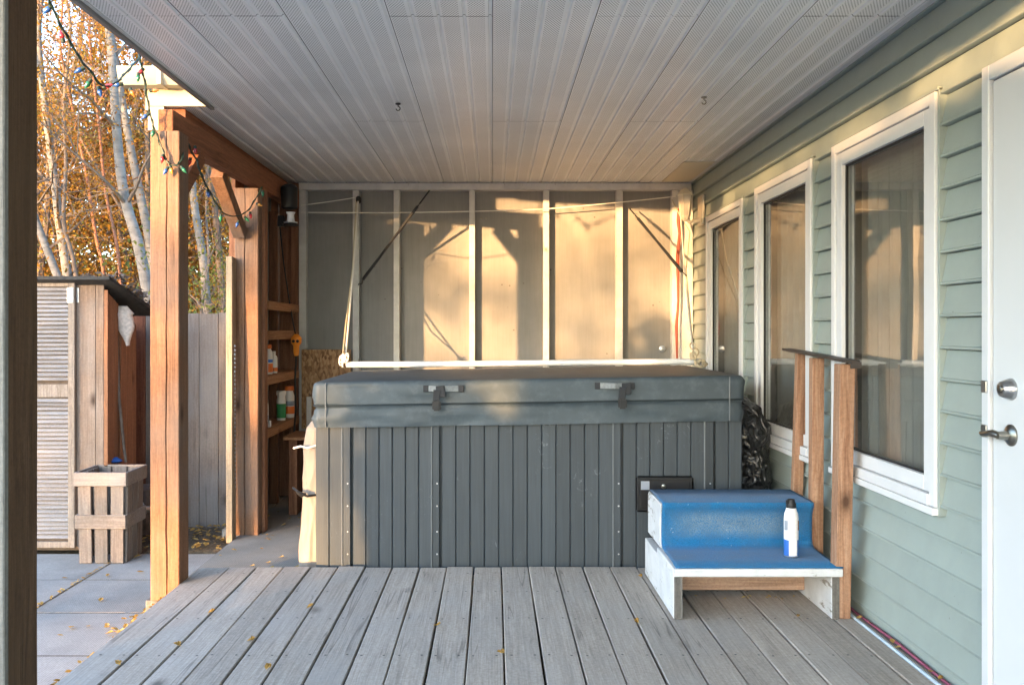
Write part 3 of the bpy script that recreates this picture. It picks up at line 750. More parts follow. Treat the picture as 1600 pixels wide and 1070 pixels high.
bottle(421, 660, 670, 6.40, .012, 'bottle', [], 'tiny white pot at the foot of the slim bottle on the lower shelf', .7)
bottle(439.5, 617, 663, 6.88, .034, 'bottle', [('lab_green',.10,.66)], 'fat white tub with a green label on the lower shelf', .75)
bottle(452, 611, 660, 7.1, .040, 'lab_orange', [('lab_orange',.15,.42),('lab_grey',.45,.62)], 'large white tub with an orange lid and orange label on the lower shelf', .6)
# small wooden table behind tub corner
tb = thing('side_table', 'small plain wooden table tucked between the shelves and the hot tub', 'table', (-1.42, 6.75, -.1))
zt_ = P(0, 682, 6.62).z
MB().box(P(443,0,6.6).x, -1.22, 6.58, 7.0, zt_-.022, zt_).build('table_top', M['shelf'], tb, bevel=.003)
MB().box(P(451,0,6.62).x, P(464,0,6.62).x, 6.62, 6.96, -.1, zt_-.024).build('leg', M['shelf_z'], tb, bevel=.003)
MB().box(-1.28, -1.23, 6.62, 6.96, -.1, zt_-.024).build('leg', M['shelf_z'], tb, bevel=.003)
# OSB offcut + white offcut
ob = MB(); ob.box(P(471,0,7.3).x, P(548,0,7.3).x, 7.30, 7.33, P(0,622,7.3).z-.25, P(0,546,7.3).z)
tag(ob.build('osb_board', M['osb'], None, bevel=.002), 'brown chipboard offcut leaning on the end wall behind the tub corner', 'board')
# cut its lower-left by a white plank in front
wp = MB(); wp.box(P(478,0,7.2).x, P(486,0,7.2).x, 7.22, 7.26, .3, P(0,620,7.2).z)
tag(wp.build('white_plank', M['stud'], None, bevel=.002), 'short white plank upright below the chipboard offcut', 'plank')

# black lantern at the beam end
cl = P(452, 320, 6.7)
bl = thing('black_lantern', 'black lantern shaped lamp fixed at the far end of the beam', 'lamp', (cl.x, cl.y, cl.z-.15))
MB().lathe((cl.x, cl.y, P(0,327,6.7).z), [(.045,0),(.06,.01),(.062,.16),(.045,.18),(.02,.19)], 18).build('housing', M['blackplastic'], bl, smooth=40)
MB().lathe((cl.x+.015, cl.y-.02, P(0,349,6.7).z), [(.05,0),(.052,.006),(.03,.012),(.025,.06),(.035,.08)], 16).build('spool', M['white'], bl, smooth=40)
MB().lathe((cl.x+.015, cl.y-.02, P(0,353,6.7).z), [(.058,0),(.06,.01),(.045,.018)], 16).build('collar', M['blackplastic'], bl, smooth=40)
MB().box(cl.x-.09, cl.x-.04, cl.y, cl.y+.05, cl.z-.16, cl.z-.08).build('bracket', M['blackmetal'], bl, bevel=.004)
# cord + orange outlet
oc = thing('extension_cord', 'orange triple outlet on a black cord hanging beside the shelves', 'cord', tuple(P(463, 560, 7.0)))
c0 = P(463, 536, 7.0)
MB().tube([P(437,352,7.05), P(443,410,7.05), P(452,470,7.03), P(458,505,7.0), P(462,524,7.0)], .005, 7).build('cord', M['blackplastic'], oc, smooth=True)
MB().tube([P(463,552,7.0), P(461,590,7.0), P(462,640,7.0), P(459,680,7.0)], .008, 7).build('cord', M['blackplastic'], oc, smooth=True)
MB().lathe((c0.x, c0.y, P(0,556,7.0).z), [(.017,0),(.022,.02),(.024,.08),(.040,.10),(.042,.14),(.030,.155),(.014,.17)], 14, 'z', .7).build('outlet_block', M['orange'], oc, smooth=30)
for s_ in (-1, 1):
    MB().lathe((c0.x+s_*.016, c0.y-.028, P(0,533,7.0).z), [(.012,0),(.012,.004),(.008,.005)], 12, '-y').build('socket', M['blackplastic'], oc, smooth=True)

# ------------------------------------------------------------------ ropes, bungees, clothesline on the wall
def path_thing(name, pts, r, mat, label, cat, n=7, group=None, sub=None):
    o = thing(name, label, cat, tuple(pts[0]), group)
    MB().tube(pts, r, n).build(sub or 'line', mat, o, smooth=True); return o
def sag(a, b_, s_, n=10):
    return [Vector(a).lerp(Vector(b_), i/n)-Vector((0, 0, 4*s_*(i/n)*(1-i/n))) for i in range(n+1)]
cln = path_thing('clothesline', sag(P(470,332,7.2), P(850,327,7.25), .012)+sag(P(850,327,7.25), P(1056,307,7.2), .004)[1:], .0045, M['rope'], 'white clothesline strung along the end wall up to the corner lantern', 'clothesline')
path_thing('short_rope', sag(P(470,321,7.2), P(554,309,7.3), .003), .004, M['rope'], 'short white rope from the left corner up to the pulley', 'rope')
# left pulley rope to lifter bar
lr = thing('lifting_rope', 'doubled white rope from the pulley down to the left end of the lifter bar', 'rope', tuple(P(541,570,6.3)), 'ropes that lift the tub cover')
MB().tube([P(560,310,7.33), P(552,420,7.0), P(545,500,6.6), P(540,556,6.32)], .007, 7).build('rope', M['rope'], lr, smooth=True)
MB().tube([P(557,312,7.33), P(551,420,7.0), P(540,510,6.6), P(536,552,6.3)], .006, 7).build('rope', M['dirtyrope'], lr, smooth=True)
kn = MB()
random.seed(3)
for i in range(6):
    c = P(538+random.uniform(-5,6), 556+random.uniform(-8,12), 6.28); pts = []
    ax = random.uniform(0, PI)
    for k in range(11):
        t = 2*PI*k/10; pts.append(c+Vector((.022*math.cos(t)*math.cos(ax), .02*math.sin(t)*.6, .026*math.sin(t))))
    kn.tube(pts, .005, 6)
kn.build('knot', M['rope'], lr, smooth=True)
MB().lathe(P(560,318,7.32), [(.014,0),(.02,.01),(.02,.05),(.01,.06)], 12, 'z', .6).build('pulley', M['blackmetal'], lr, smooth=True)
rr = thing('lifting_rope', 'white rope falling beside the red ribbon to the right end of the lifter bar', 'rope', tuple(P(1083,572,6.3)), 'ropes that lift the tub cover')
MB().tube([P(1062,320,7.2), P(1068,400,7.0), P(1077,500,6.6), P(1083,552,6.32)], .006, 7).build('rope', M['rope'], rr, smooth=True)
MB().tube([P(1050,312,7.25), P(1064,340,7.2), P(1078,362,7.15), P(1072,420,7.0), P(1081,520,6.5), P(1084,555,6.3)], .004, 7).build('rope', M['dirtyrope'], rr, smooth=True)
kn = MB()
for i in range(6):
    c = P(1084+random.uniform(-5,5), 552+random.uniform(-12,10), 6.28); pts = []
    ax = random.uniform(0, PI)
    for k in range(11):
        t = 2*PI*k/10; pts.append(c+Vector((.02*math.cos(t)*math.cos(ax), .02*math.sin(t)*.6, .024*math.sin(t))))
    kn.tube(pts, .0055, 6)
kn.build('knot', M['dirtyrope'], rr, smooth=True)
rb = MB(); pts = [P(1061,326,7.25), P(1060,345,7.25), P(1062,365,7.25), P(1059,400,7.25), P(1060,470,7.25), P(1057,510,7.25), P(1058,560,7.25)]
rb.tube(pts, [.012,.016,.012,.016,.010,.013,.008], 7); tag(rb.build('red_ribbon', M['red'], None, smooth=True), 'red braided ribbon hanging down the white corner post', 'ribbon')
def bungee(a, b_, label, mid):
    o = thing('bungee_strap', label, 'strap', tuple(b_), 'black stretch straps by the end wall')
    a = Vector(a); b_ = Vector(b_); d = b_-a
    MB().tube([a+d*.16, a+d*.5, a+d*.93], [.012,.010,.014], 8).build('elastic', M['strap'], o, smooth=True)
    MB().tube([a, a+d*.08, a+d*.16], [.006,.006,.006], 6).build('hook', M['blackmetal'], o, smooth=True)
    MB().tube([a+d*.93, a+d*.97+Vector((.012,0,-.006)), b_+Vector((.0,0,.012)), b_], .005, 6).build('hook', M['blackmetal'], o, smooth=True)
    rg = MB(); c = a+d*.12; rg.tube([c+Vector((.014*math.cos(t), 0, .02*math.sin(t))) for t in [2*PI*k/10 for k in range(11)]], .003, 6); rg.build('ring', M['bronze'], o, smooth=True)
bungee(P(671,298,6.7), P(560,446,7.25), 'black stretch strap slanting from the soffit to the second stud', 0)
bungee(P(984,326,7.3), P(1072,432,6.75), 'shorter black stretch strap slanting down to the white corner post', 0)

# white lantern on right wall
lw = thing('wall_lantern', 'cream coach lantern on a bracket in the corner of the house wall', 'lamp', (1.55, 7.0, 2.1))
cc = P(1071, 330, 6.95)
def hexp(r0, r1, z0, z1): return [(r0, z0), (r1, z1)]
zT, zB = P(0,306,6.95).z, P(0,337,6.95).z
MB().lathe((cc.x, cc.y, zB), [(.035,0),(.055,zT-zB)], 6).build('glass_body', M['frost'], lw)
MB().lathe((cc.x, cc.y, zT), [(.062,0),(.066,.008),(.045,.03),(.03,.045),(.008,.06)], 6).build('cap', M['lampwhite'], lw)
MB().lathe((cc.x, cc.y, zB-.045), [(.010,0),(.03,.02),(.038,.045)], 6).build('base', M['lampwhite'], lw)
rbs = MB()
for k in range(6):
    t = 2*PI*k/6; rbs.tube([(cc.x+.036*math.cos(t), cc.y+.036*math.sin(t), zB), (cc.x+.056*math.cos(t), cc.y+.056*math.sin(t), zT)], .005, 6)
rbs.build('ribs', M['lampwhite'], lw)
MB().tube([(cc.x, cc.y, zB-.03), (cc.x+.03, cc.y, zB-.05), (cc.x+.08, cc.y+.02, zB-.04), (1.61, cc.y+.03, zB-.03)], [.009,.011,.018,.03], 10).build('arm', M['lampwhite'], lw, smooth=True)
MB().box(1.612, 1.634, cc.y-.05, cc.y+.11, P(0,352,6.95).z, P(0,305,6.95).z).build('wall_plate', M['lampwhite'], lw, bevel=.006)

# ------------------------------------------------------------------ hot tub
TX0, TX1, TY0, TY1 = -.945, 1.335, 4.84, 6.22
ZT = .80
tub = thing('hot_tub', 'large slate grey hot tub with vertical panelled sides and a dark vinyl cover', 'hot tub', (.2, 5.5, -.1))
MB().box(TX0+.03, TX1-.03, TY0+.03, TY1, -.1, ZT).build('shell', M['tub'], tub)
# front boards
def fpx(px): return (px-770)*TY0/1400
bounds = [493, 514.5, 535.4]
trimA = [(535.4, 551), (675, 690), (958.5, 973.3), (1101.5, 1118)]
sect = [(493, 535.4, 2), (551, 675, 0), (690, 958.5, 0), (973.3, 1101.5, 0), (1118, 1160, 0)]
for (a, b_, n) in sect:
    n = n or max(1, round((b_-a)/22.4))
    for k in range(n):
        p0, p1 = a+(b_-a)*k/n, a+(b_-a)*(k+1)/n
        mb = MB(); x0, x1 = fpx(p0)+.0012, fpx(p1)-.0012; yf = TY0+.004; e = .004
        mb.prism([(x0, yf+.02), (x0, yf+e), (x0+e, yf), (x1-e, yf), (x1, yf+e), (x1, yf+.02)], 'z', -.1, ZT-.002)
        mb.build('side_board', M['tub'], tub)
for (a, b_) in trimA:
    MB().box(fpx(a), fpx(b_)-.012, TY0-.004, TY0+.02, -.1, ZT-.002).build('trim_strip', M['tub'], tub, bevel=.0025)
    MB().box(fpx(a)-.005, fpx(a)+.001, TY0-.010, TY0+.02, -.1, ZT-.002).build('trim_edge', M['tubtrim'], tub, bevel=.0015)
    rv = MB()
    for py in (755, 790, 830, 865):
        rv.lathe((fpx(a+8), TY0-.004, CAMZ-(py-516)*TY0/1400), [(.005,0),(.004,.002)], 8, '-y')
    rv.build('rivets', M['galv'], tub, smooth=True, kind='stuff')
MB().box(TX0, TX0+.028, TY0+.03, TY1, -.1, ZT-.002).build('left_side', M['tub'], tub, bevel=.004)
MB().box(TX1-.028, TX1, TY0+.03, TY1, -.1, ZT-.002).build('right_side', M['tub'], tub, bevel=.004)
# control hatch
hx0, hx1 = fpx(993), fpx(1083); hz0, hz1 = CAMZ-(799-516)*TY0/1400, CAMZ-(743-516)*TY0/1400
hb = MB(); hb.box(hx0, hx1, TY0-.014, TY0+.004, hz0, hz1); ho = hb.build('control_hatch', M['blackplastic'], tub, bevel=.009, seg=3)
MB().box(hx0+.022, hx1-.022, TY0-.018, TY0-.0145, hz0+.022, hz1-.022).build('hatch_panel', M['blackmetal'], ho, bevel=.003)
MB().box(hx0+.026, hx0+.072, TY0-.020, TY0-.0185, hz1-.072, hz1-.026).build('grey_sticker', M['lab_grey'], ho)
MB().lathe((hx0+.148, TY0-.018, hz1-.055), [(.013,0),(.013,.006),(.006,.008)], 16, '-y').build('lock_knob', M['bronze'], ho, smooth=True)

# vinyl cover as a loft of rounded rings
CX0, CX1, CY0, CY1 = fpx(487)+.004, fpx(1160)+.012, 4.80, 6.25
def ztop_at(x): return .985+(x-CX0)/(CX1-CX0)*.037
def ring(inset, n_c=8, step=.035):
    r = .045; x0, x1, y0, y1 = CX0+inset, CX1-inset, CY0+inset, CY1-inset; r = max(.012, r-inset*.5)
    pts = []
    def seg(a, b_):
        L_ = (Vector(b_)-Vector(a)).length; m_ = 56 if abs(a[0]-b_[0]) > .5 else 36
        for i in range(m_): pts.append(Vector(a).lerp(Vector(b_), i/m_))
    def arc(cx, cy, a0):
        for i in range(n_c): t = a0+PI/2*i/n_c; pts.append(Vector((cx+r*math.cos(t), cy+r*math.sin(t))))
    seg((x0+r, y0), (x1-r, y0)); arc(x1-r, y0+r, -PI/2); seg((x1, y0+r), (x1, y1-r)); arc(x1-r, y1-r, 0)
    seg((x1-r, y1), (x0+r, y1)); arc(x0+r, y1-r, PI/2); seg((x0, y1-r), (x0, y0+r)); arc(x0+r, y0+r, PI)
    return pts
lay = []
zb0 = .755
zs_ = [0, .012, .03, .05, .07, .09, .105, .113, .118, .123, .131, .145, .165, .185, .205, .218]
for h in zs_:
    lay.append((h, (.012 if h < .11 else .004) if abs(h-.118) > .003 else .016))
cv = MB(); vs = []; nr = None
H = .235
for h, ins in lay:
    rg = ring(ins); nr = len(rg)
    for p in rg:
        zt_ = ztop_at(p.x); zz = zt_-.245+h*1.0
        rdg = (1-abs(noise.noise(Vector((p.x*2.1+h*9, p.y*2.1, h*11))))*2)**3
        wr = noise.noise(Vector((p.x*3.2, p.y*3.2, h*14)))*.012+(.009*max(0, rdg) if h < .115 else .004*max(0, rdg))+noise.noise(Vector((p.x*11, p.y*11, h*40)))*.004
        # folds in the skirt, stronger near the bottom left corner
        k = (1 if h < .115 else .45)*(1.6 if p.x < -.3 else 1)
        fold = math.sin((h*38)+(p.x*5)) * .005 * (1 if h < .115 and p.x < 0 else .3)
        ctr = Vector(((CX0+CX1)/2, (CY0+CY1)/2)); out = Vector((0, -1)) if p.y < CY0+.03 else (Vector((0, 1)) if p.y > CY1-.03 else Vector((1 if p.x > 0 else -1, 0)))
        q = p+out*(wr*k+fold)
        vs.append((q.x, q.y, zz+(.004*noise.noise(Vector((p.x*2, p.y*2, 5))) if h == 0 else 0)))
for ins, dz in ((.005, .228), (.010, .238), (.02, .244), (.05, .246)):
    for p in ring(ins):
        vs.append((p.x, p.y, ztop_at(p.x)-.245+dz+.0015*noise.noise(Vector((p.x*4, p.y*4, 1)))))
nl = len(lay)+4; fs = []
for q in range(nl-1):
    for r in range(nr): fs.append((q*nr+r, q*nr+(r+1)%nr, (q+1)*nr+(r+1)%nr, (q+1)*nr+r))
fs.append(tuple(range((nl-1)*nr, nl*nr)))
cv.add(vs, fs); cvo = cv.build('cover', M['vinyl'], tub, smooth=60)
sm = MB(); pts = [(p.x, p.y-.0 if p.y > CY0+.05 else p.y, ztop_at(p.x)-.245+.118) for p in ring(.004)]; sm.tube(pts+[pts[0]], .0035, 6, False); sm.build('seam', M['seam'], cvo, smooth=True)
for px_ in (511, 1137):
    xx = fpx(px_); sm = MB(); sm.tube([(xx, CY0-.002, ztop_at(xx)-.24+.235*k/6) for k in range(7)], .0035, 6); sm.build('corner_seam', M['tubtrim'], cvo, smooth=True)
sm = MB(); sm.box(CX0+.02, CX1-.02, (CY0+CY1)/2-.006, (CY0+CY1)/2+.006, .9, .9+.001)
# handles and buckles
def handle(pa, pb, pz, pbk, pzb):
    x0, x1 = (pa-770)*4.79/1400, (pb-770)*4.79/1400; z0 = CAMZ-(pz-516)*4.79/1400
    pts = [(x0, CY0-.006, z0), (x0+.02, CY0-.010, z0), ((x0+x1)/2, CY0-.030, z0), (x1-.02, CY0-.010, z0), (x1, CY0-.006, z0)]
    h = MB()
    for a, b_ in zip(pts[:-1], pts[1:]): h.bar(a, b_, .005, .030, (0, 0, 1))
    ho = h.build('carry_handle', M['greystrap'], cvo, bevel=.001)
    e = MB(); e.box(x0-.006, x0+.024, CY0-.014, CY0-.004, z0-.018, z0+.018); e.box(x1-.024, x1+.006, CY0-.014, CY0-.004, z0-.018, z0+.018); e.build('handle_end', M['strap'], cvo, bevel=.002)
    xb = (pbk-770)*4.79/1400; zb = CAMZ-(pzb-516)*4.79/1400
    s = MB(); s.bar((xb+.018, CY0-.036, z0+.016), (xb+.022, CY0-.032, z0-.045), .048, .006, (0, 1, 0)); s.build('strap', M['strap'], cvo, bevel=.002)
    s = MB(); s.bar((xb, CY0-.040, z0-.005), (xb-.006, CY0-.028, zb+.03), .036, .006, (0, 1, 0)); s.build('strap', M['strap'], cvo, bevel=.002)
    b = MB(); b.box(xb-.024, xb+.022, CY0-.046, CY0-.022, zb, zb+.058); b.build('buckle', M['blackplastic'], cvo, bevel=.008, seg=2)
handle(663, 723, 607, 683, 641)
handle(931, 990, 602.5, 972, 638)
# lifter bar
lbp = MB(); za = 1.264-(570-516)*6.32/1400+.0
lbp.tube([P(541,569.5,6.30), P(660,569,6.31), P(660.1,569,6.31), P(1095,564.5,6.32)], .021, 16)
tag(lbp.build('lifter_bar', M['pvc'], None, smooth=True), 'long white plastic pipe lying across the back of the tub cover', 'pipe')
# junk at bar end
jk = MB(); pts = [P(1095+10*math.cos(k*.9)*(1-.03*k), 568+5*math.sin(k*.9), 6.27+.02*math.sin(k*2)) for k in range(22)]; jk.tube(pts, .011, 7)
tag(jk.build('rope_coil', M['dirtyrope'], None, smooth=True), 'small tan coil of rope on the right end of the white pipe', 'rope')

# ------------------------------------------------------------------ steps
sx0, sx1 = .800, 1.520
stp = thing('tub_steps', 'two tread steps with worn blue carpet and chipped white paint in front of the tub', 'steps', (1.16, 4.2, 0))
for (a, b_) in ((sx0-.008, sx0+.031), (sx1-.036, sx1)):
    MB().box(a, b_, 3.925, 4.66, .001, .187).build('side_board', M['white_step_y'], stp, bevel=.0025)
MB().box(sx0-.006, sx0+.029, 3.9225, 3.9245, .003, .185).build('board_end', M['endgrain'], stp)
MB().box(sx1-.034, sx1-.002, 3.9225, 3.9245, .003, .185).build('board_end', M['endgrain'], stp)
MB().box(sx0+.032, sx1-.037, 4.262, 4.30, .03, .187).build('back_riser', M['stepwood'], stp, bevel=.002)
MB().box(sx0-.012, sx1+.008, 3.905, 4.30, .189, .224).build('lower_tread', M['white_step'], stp, bevel=.004)
prof = [(4.292, .2255), (4.292, .395), (4.275, .425), (4.262, .44), (4.59, .44), (4.62, .42), (4.62, .2255)]
for (a, b_) in ((sx0, sx0+.02), (sx1-.014, sx1+.004)):
    MB().prism(prof, 'x', a, b_).build('cheek_board', M['white_step_y'], stp, bevel=.002)
MB().box(sx0+.022, sx1-.016, 4.31, 4.60, .405, .438).build('upper_tread', M['white_step'], stp, bevel=.002)
# carpet: swept profile, softened
cp = [(3.915, .2275), (4.05, .2275), (4.20, .2278), (4.262, .232), (4.279, .246), (4.285, .275), (4.286, .33), (4.281, .385), (4.270, .412), (4.258, .430), (4.262, .444), (4.28, .4465), (4.40, .4465), (4.60, .4465)]
vs = []; nx = 40; th = .007
for q in range(nx+1):
    u = q/nx; X_ = sx0+.006+(sx1-.0-sx0)*u
    for (a, b_) in cp: vs.append((X_+.006*(a < 4.0)*(1 if u > .5 else -1)*(abs(u-.5)*2)**8, a+.003*noise.noise(Vector((X_*9, b_*9, 0))), b_+.0015*noise.noise(Vector((X_*14, a*14, 2)))))
m_ = len(cp); fs = [(q*m_+i, (q+1)*m_+i, (q+1)*m_+i+1, q*m_+i+1) for q in range(nx) for i in range(m_-1)]
cm = MB().add(vs, fs); co = cm.build('carpet', M['carpet'], stp, smooth=60, origin=(0, 0, 0))
sld = co.modifiers.new('thick', 'SOLIDIFY'); sld.thickness = .005; sld.offset = 0
# spray can
can = thing('spray_can', 'white and blue aerosol can with a black nozzle on the lower blue step', 'can', (1.365, 4.10, .2285))
cz = .2315; r = .0325
MB().lathe((1.365,4.10,cz), [(.030,0),(r,.004),(r,.006)], 28).build('base_rim', M['galv'], can, smooth=40)
MB().lathe((1.365,4.10,cz+.006), [(r-.001,0),(r,.001),(r,.072),(r-.001,.073)], 28).build('blue_band', M['lab_blue'], can, smooth=40)
MB().lathe((1.365,4.10,cz+.079), [(r,0),(r,.095),(.030,.118),(.0245,.130),(.022,.142),(.020,.143)], 28).build('body', M['lab_white'], can, smooth=40)
fl = MB(); n = 10
for k in range(n):
    a0, a1 = -PI/2-.6+1.2*k/n, -PI/2-.6+1.2*(k+1)/n; R_ = r+.0006
    fl.add([(1.365+R_*math.cos(a0), 4.10+R_*math.sin(a0), cz+.008), (1.365+R_*math.cos(a1), 4.10+R_*math.sin(a1), cz+.008), (1.365+R_*math.cos(a1), 4.10+R_*math.sin(a1), cz+.165), (1.365+R_*math.cos(a0), 4.10+R_*math.sin(a0), cz+.165)], [(0,1,2,3)])
fl.build('front_label', M['lab_white'], can, smooth=True)
tx = MB()
for k in range(7): 
    zz = cz+.03+k*.016; tx.add([(1.352, 4.10-.0335, zz), (1.352+random.uniform(.016,.026), 4.10-.0335, zz), (1.352+.02, 4.10-.0335, zz+.0012), (1.352, 4.10-.0335, zz+.0012)], [(0,1,2,3)])
MB().lathe((1.365,4.10,cz+.222), [(.0225,0),(.0225,.018),(.017,.03),(.016,.038),(.012,.04)], 22).build('nozzle_cap', M['blackplastic'], can, smooth=40)
MB().box(1.339, 1.352, 4.086, 4.10, cz+.238, cz+.258).build('trigger', M['blackplastic'], can, bevel=.003)
for s_, mt in ((-1, 'lab_grey'), (1, 'b_yellow')):
    e = MB()
    for k in range(3):
        a0 = -PI/2+s_*(.75+.2*k); a1 = a0+s_*.2; R_ = r+.0007
        e.add([(1.365+R_*math.cos(a0), 4.10+R_*math.sin(a0), cz+.125), (1.365+R_*math.cos(a1), 4.10+R_*math.sin(a1), cz+.12), (1.365+R_*math.cos(a1), 4.10+R_*math.sin(a1), cz+.165), (1.365+R_*math.cos(a0), 4.10+R_*math.sin(a0), cz+.17)], [(0,1,2,3)])
    e.build('label_patch', M[mt], can, smooth=True)

# handrail
hr = thing('handrail', 'homemade handrail of three lumber uprights and a dark metal top bar beside the steps', 'handrail', (1.55, 4.2, 0))
def upright(pxb, pxt, Yb, w_, zt2, d=.04, z0=.001):
    xb = (pxb-770)*Yb/1400; xt = (pxt-770)*Yb/1400
    mb = MB(); mb.bar((xb, Yb+d/2, z0), (xt, Yb+d/2, zt2), w_, d, (0, 1, 0)); mb.build('upright', M['rail'], hr, bevel=.003)
upright(1317.5, 1325, 3.925, .066, 1.115, .075)
upright(1277, 1279, 4.33, .058, 1.13, .05)
upright(1243.5, 1254.5, 4.68, .052, 1.15, .045, .001)
rl = MB(); rl.bar((1.562, 3.885, 1.128), (1.560, 4.74, 1.163), .062, .012, (0, 0, 1)); rl.build('top_bar', M['railbar'], hr, bevel=.003)
rl = MB(); rl.bar((1.552, 3.888, 1.112), (1.60, 3.888, 1.112), .005, .028, (0, 0, 1)); rl.build('end_plate', M['railbar'], hr, bevel=.001)

# ------------------------------------------------------------------ rubbish bag and tarp bundle
def blob(c, prof, amp, fr, n=72, rows=60, sq=1.0, seed=0, lean=(0, 0), zs=1.0):
    mb = MB(); vs = []; z0 = prof[0][1]; z1 = prof[-1][1]
    for q in range(rows+1):
        zz = z0+(z1-z0)*q/rows
        for (ra, za), (rb_, zb_) in zip(prof[:-1], prof[1:]):
            if za <= zz <= zb_+1e-9: u = (zz-za)/(zb_-za); u = u*u*(3-2*u); r_ = ra+(rb_-ra)*u; break
        for k in range(n):
            t = 2*PI*k/n; d = Vector((math.cos(t), math.sin(t)*sq, 0)); p = d*r_+Vector((0, 0, zz))
            pz = Vector((p.x, p.y, p.z*zs)); f1 = noise.noise(pz*fr+Vector((seed, 0, 0))); f2 = 1-abs(noise.noise(pz*fr*2.3+Vector((0, seed, 0))))*2
            dd = amp*(f1+.5*f2)*min(1, r_/.08)
            q_ = p+d*dd+Vector((lean[0]*(zz-z0), lean[1]*(zz-z0), amp*.3*f1))
            vs.append(Vector(c)+q_)
    fs = [tuple(range(n-1, -1, -1)), tuple(range(rows*n, rows*n+n))]
    for q in range(rows):
        for r in range(n): fs.append((q*n+r, q*n+(r+1)%n, (q+1)*n+(r+1)%n, (q+1)*n+r))
    return mb.add(vs, fs)
bg = blob((1.455, 5.32, -.1), [(.12,0),(.155,.08),(.165,.3),(.17,.6),(.165,.78),(.13,.9),(.06,.965),(.015,.98)], .022, 7.0, n=110, rows=100, sq=1.5, seed=3)
o = bg.build('rubbish_bag', M['bag'], None, smooth=80); tag(o, 'bulging shiny black rubbish bag squeezed between the tub and the house wall', 'bag')
tp = blob((-1.005, 4.96, -.1), [(.060,0),(.066,.1),(.060,.4),(.062,.7),(.052,.82),(.03,.86),(.01,.872)], .014, 14, n=64, rows=70, sq=.8, seed=11, lean=(.035, 0), zs=.18)
tpo = thing('tarp_bundle', 'tall cream tarpaulin bundle standing upright against the left corner of the tub', 'bundle', (-1.0, 4.95, -.1))
tp.build('tarp', M['tarp'], tpo, smooth=70)
MB().tube([P(459,700,4.93), P(470,697,4.87), P(480,700,4.87), P(494,696,4.9)], .006, 6).build('tie', M['rope'], tpo, smooth=True)
MB().tube([P(458,762,4.95), P(468,770,4.87), P(480,775,4.865), P(493,773,4.9)], .007, 6).build('tie', M['blackplastic'], tpo, smooth=True)
MB().tube([P(464,768,4.86), P(472,773,4.86), P(478,771,4.86)], [.01,.016,.006], 6).build('knot', M['blackplastic'], tpo, smooth=True)

# ------------------------------------------------------------------ crate planter
cr = thing('crate_planter', 'tall slatted wooden crate planter on the paving beside the shed', 'crate', (-2.4, 5.6, GZ))
fx0, fx1, fy0, fy1 = -2.540, -2.262, 5.50, 5.78; zt3 = .396
def sl(x, y, face):
    tpf = 1.06
    cx, cy = (fx0+fx1)/2, (fy0+fy1)/2
    a = Vector((x, y, GZ+.002)); b_ = Vector((cx+(x-cx)*tpf, cy+(y-cy)*tpf, zt3-.01))
    mb = MB()
    if face in 'fb': mb.bar(a, b_, .078, .015, (0, 1, 0))
    else: mb.bar(a, b_, .015, .074, (0, 1, 0))
    mb.build('slat', M['crate'], cr, bevel=.002)
for k in range(3):
    xx = fx0+.043+k*(fx1-fx0-.086)/2; sl(xx, fy0, 'f'); sl(xx, fy1, 'b')
    yy = fy0+.058+k*(fy1-fy0-.116)/2; sl(fx0+.008, yy, 'l'); sl(fx1-.0, yy, 'r')
for (z0, z1, e) in ((zt3-.085, zt3, .022), (.05, .135, .017)):
    MB().box(fx0-e, fx1+e, fy0-e-.006, fy0-e+.009, z0, z1).build('band', M['crate_x'], cr, bevel=.003)
    MB().box(fx0-e, fx1+e, fy1+e-.008, fy1+e+.007, z0, z1).build('band', M['crate_x'], cr, bevel=.003)
    MB().box(fx1+e-.013, fx1+e+.002, fy0-e+.010, fy1+e-.009, z0, z1).build('band', M['crate_x'], cr, bevel=.003)
    MB().box(fx0-e-.002, fx0-e+.013, fy0-e+.010, fy1+e-.009, z0, z1).build('band', M['crate_x'], cr, bevel=.003)
bp = MB(); bp.lathe(tuple(P(181, 722, 5.9)), [(.035,0),(.045,.01),(.03,.02),(.008,.035)], 14, 'z'); tag(bp.build('blue_pot', M['b_blue'], None, smooth=True), 'small bright blue plastic cap showing above the crate planter', 'cap')
pp = MB(); pp.tube([P(204,797,6.05), P(222,796,6.05), P(233,795,6.1)], .022, 10); pp.tube([P(218,788,6.1), P(224,800,6.05)], .028, 10)
tag(pp.build('grey_pipe', M['galv'], None, smooth=True), 'short grey pipe lying behind the crate planter', 'pipe')
dk = MB(); dk.box(P(200,0,6.2).x, P(234,0,6.2).x, 6.18, 6.35, -.17, .18); tag(dk.build('dark_bin', M['darkbark'], None, bevel=.02), 'low dark timber block behind the grey pipe', 'block')

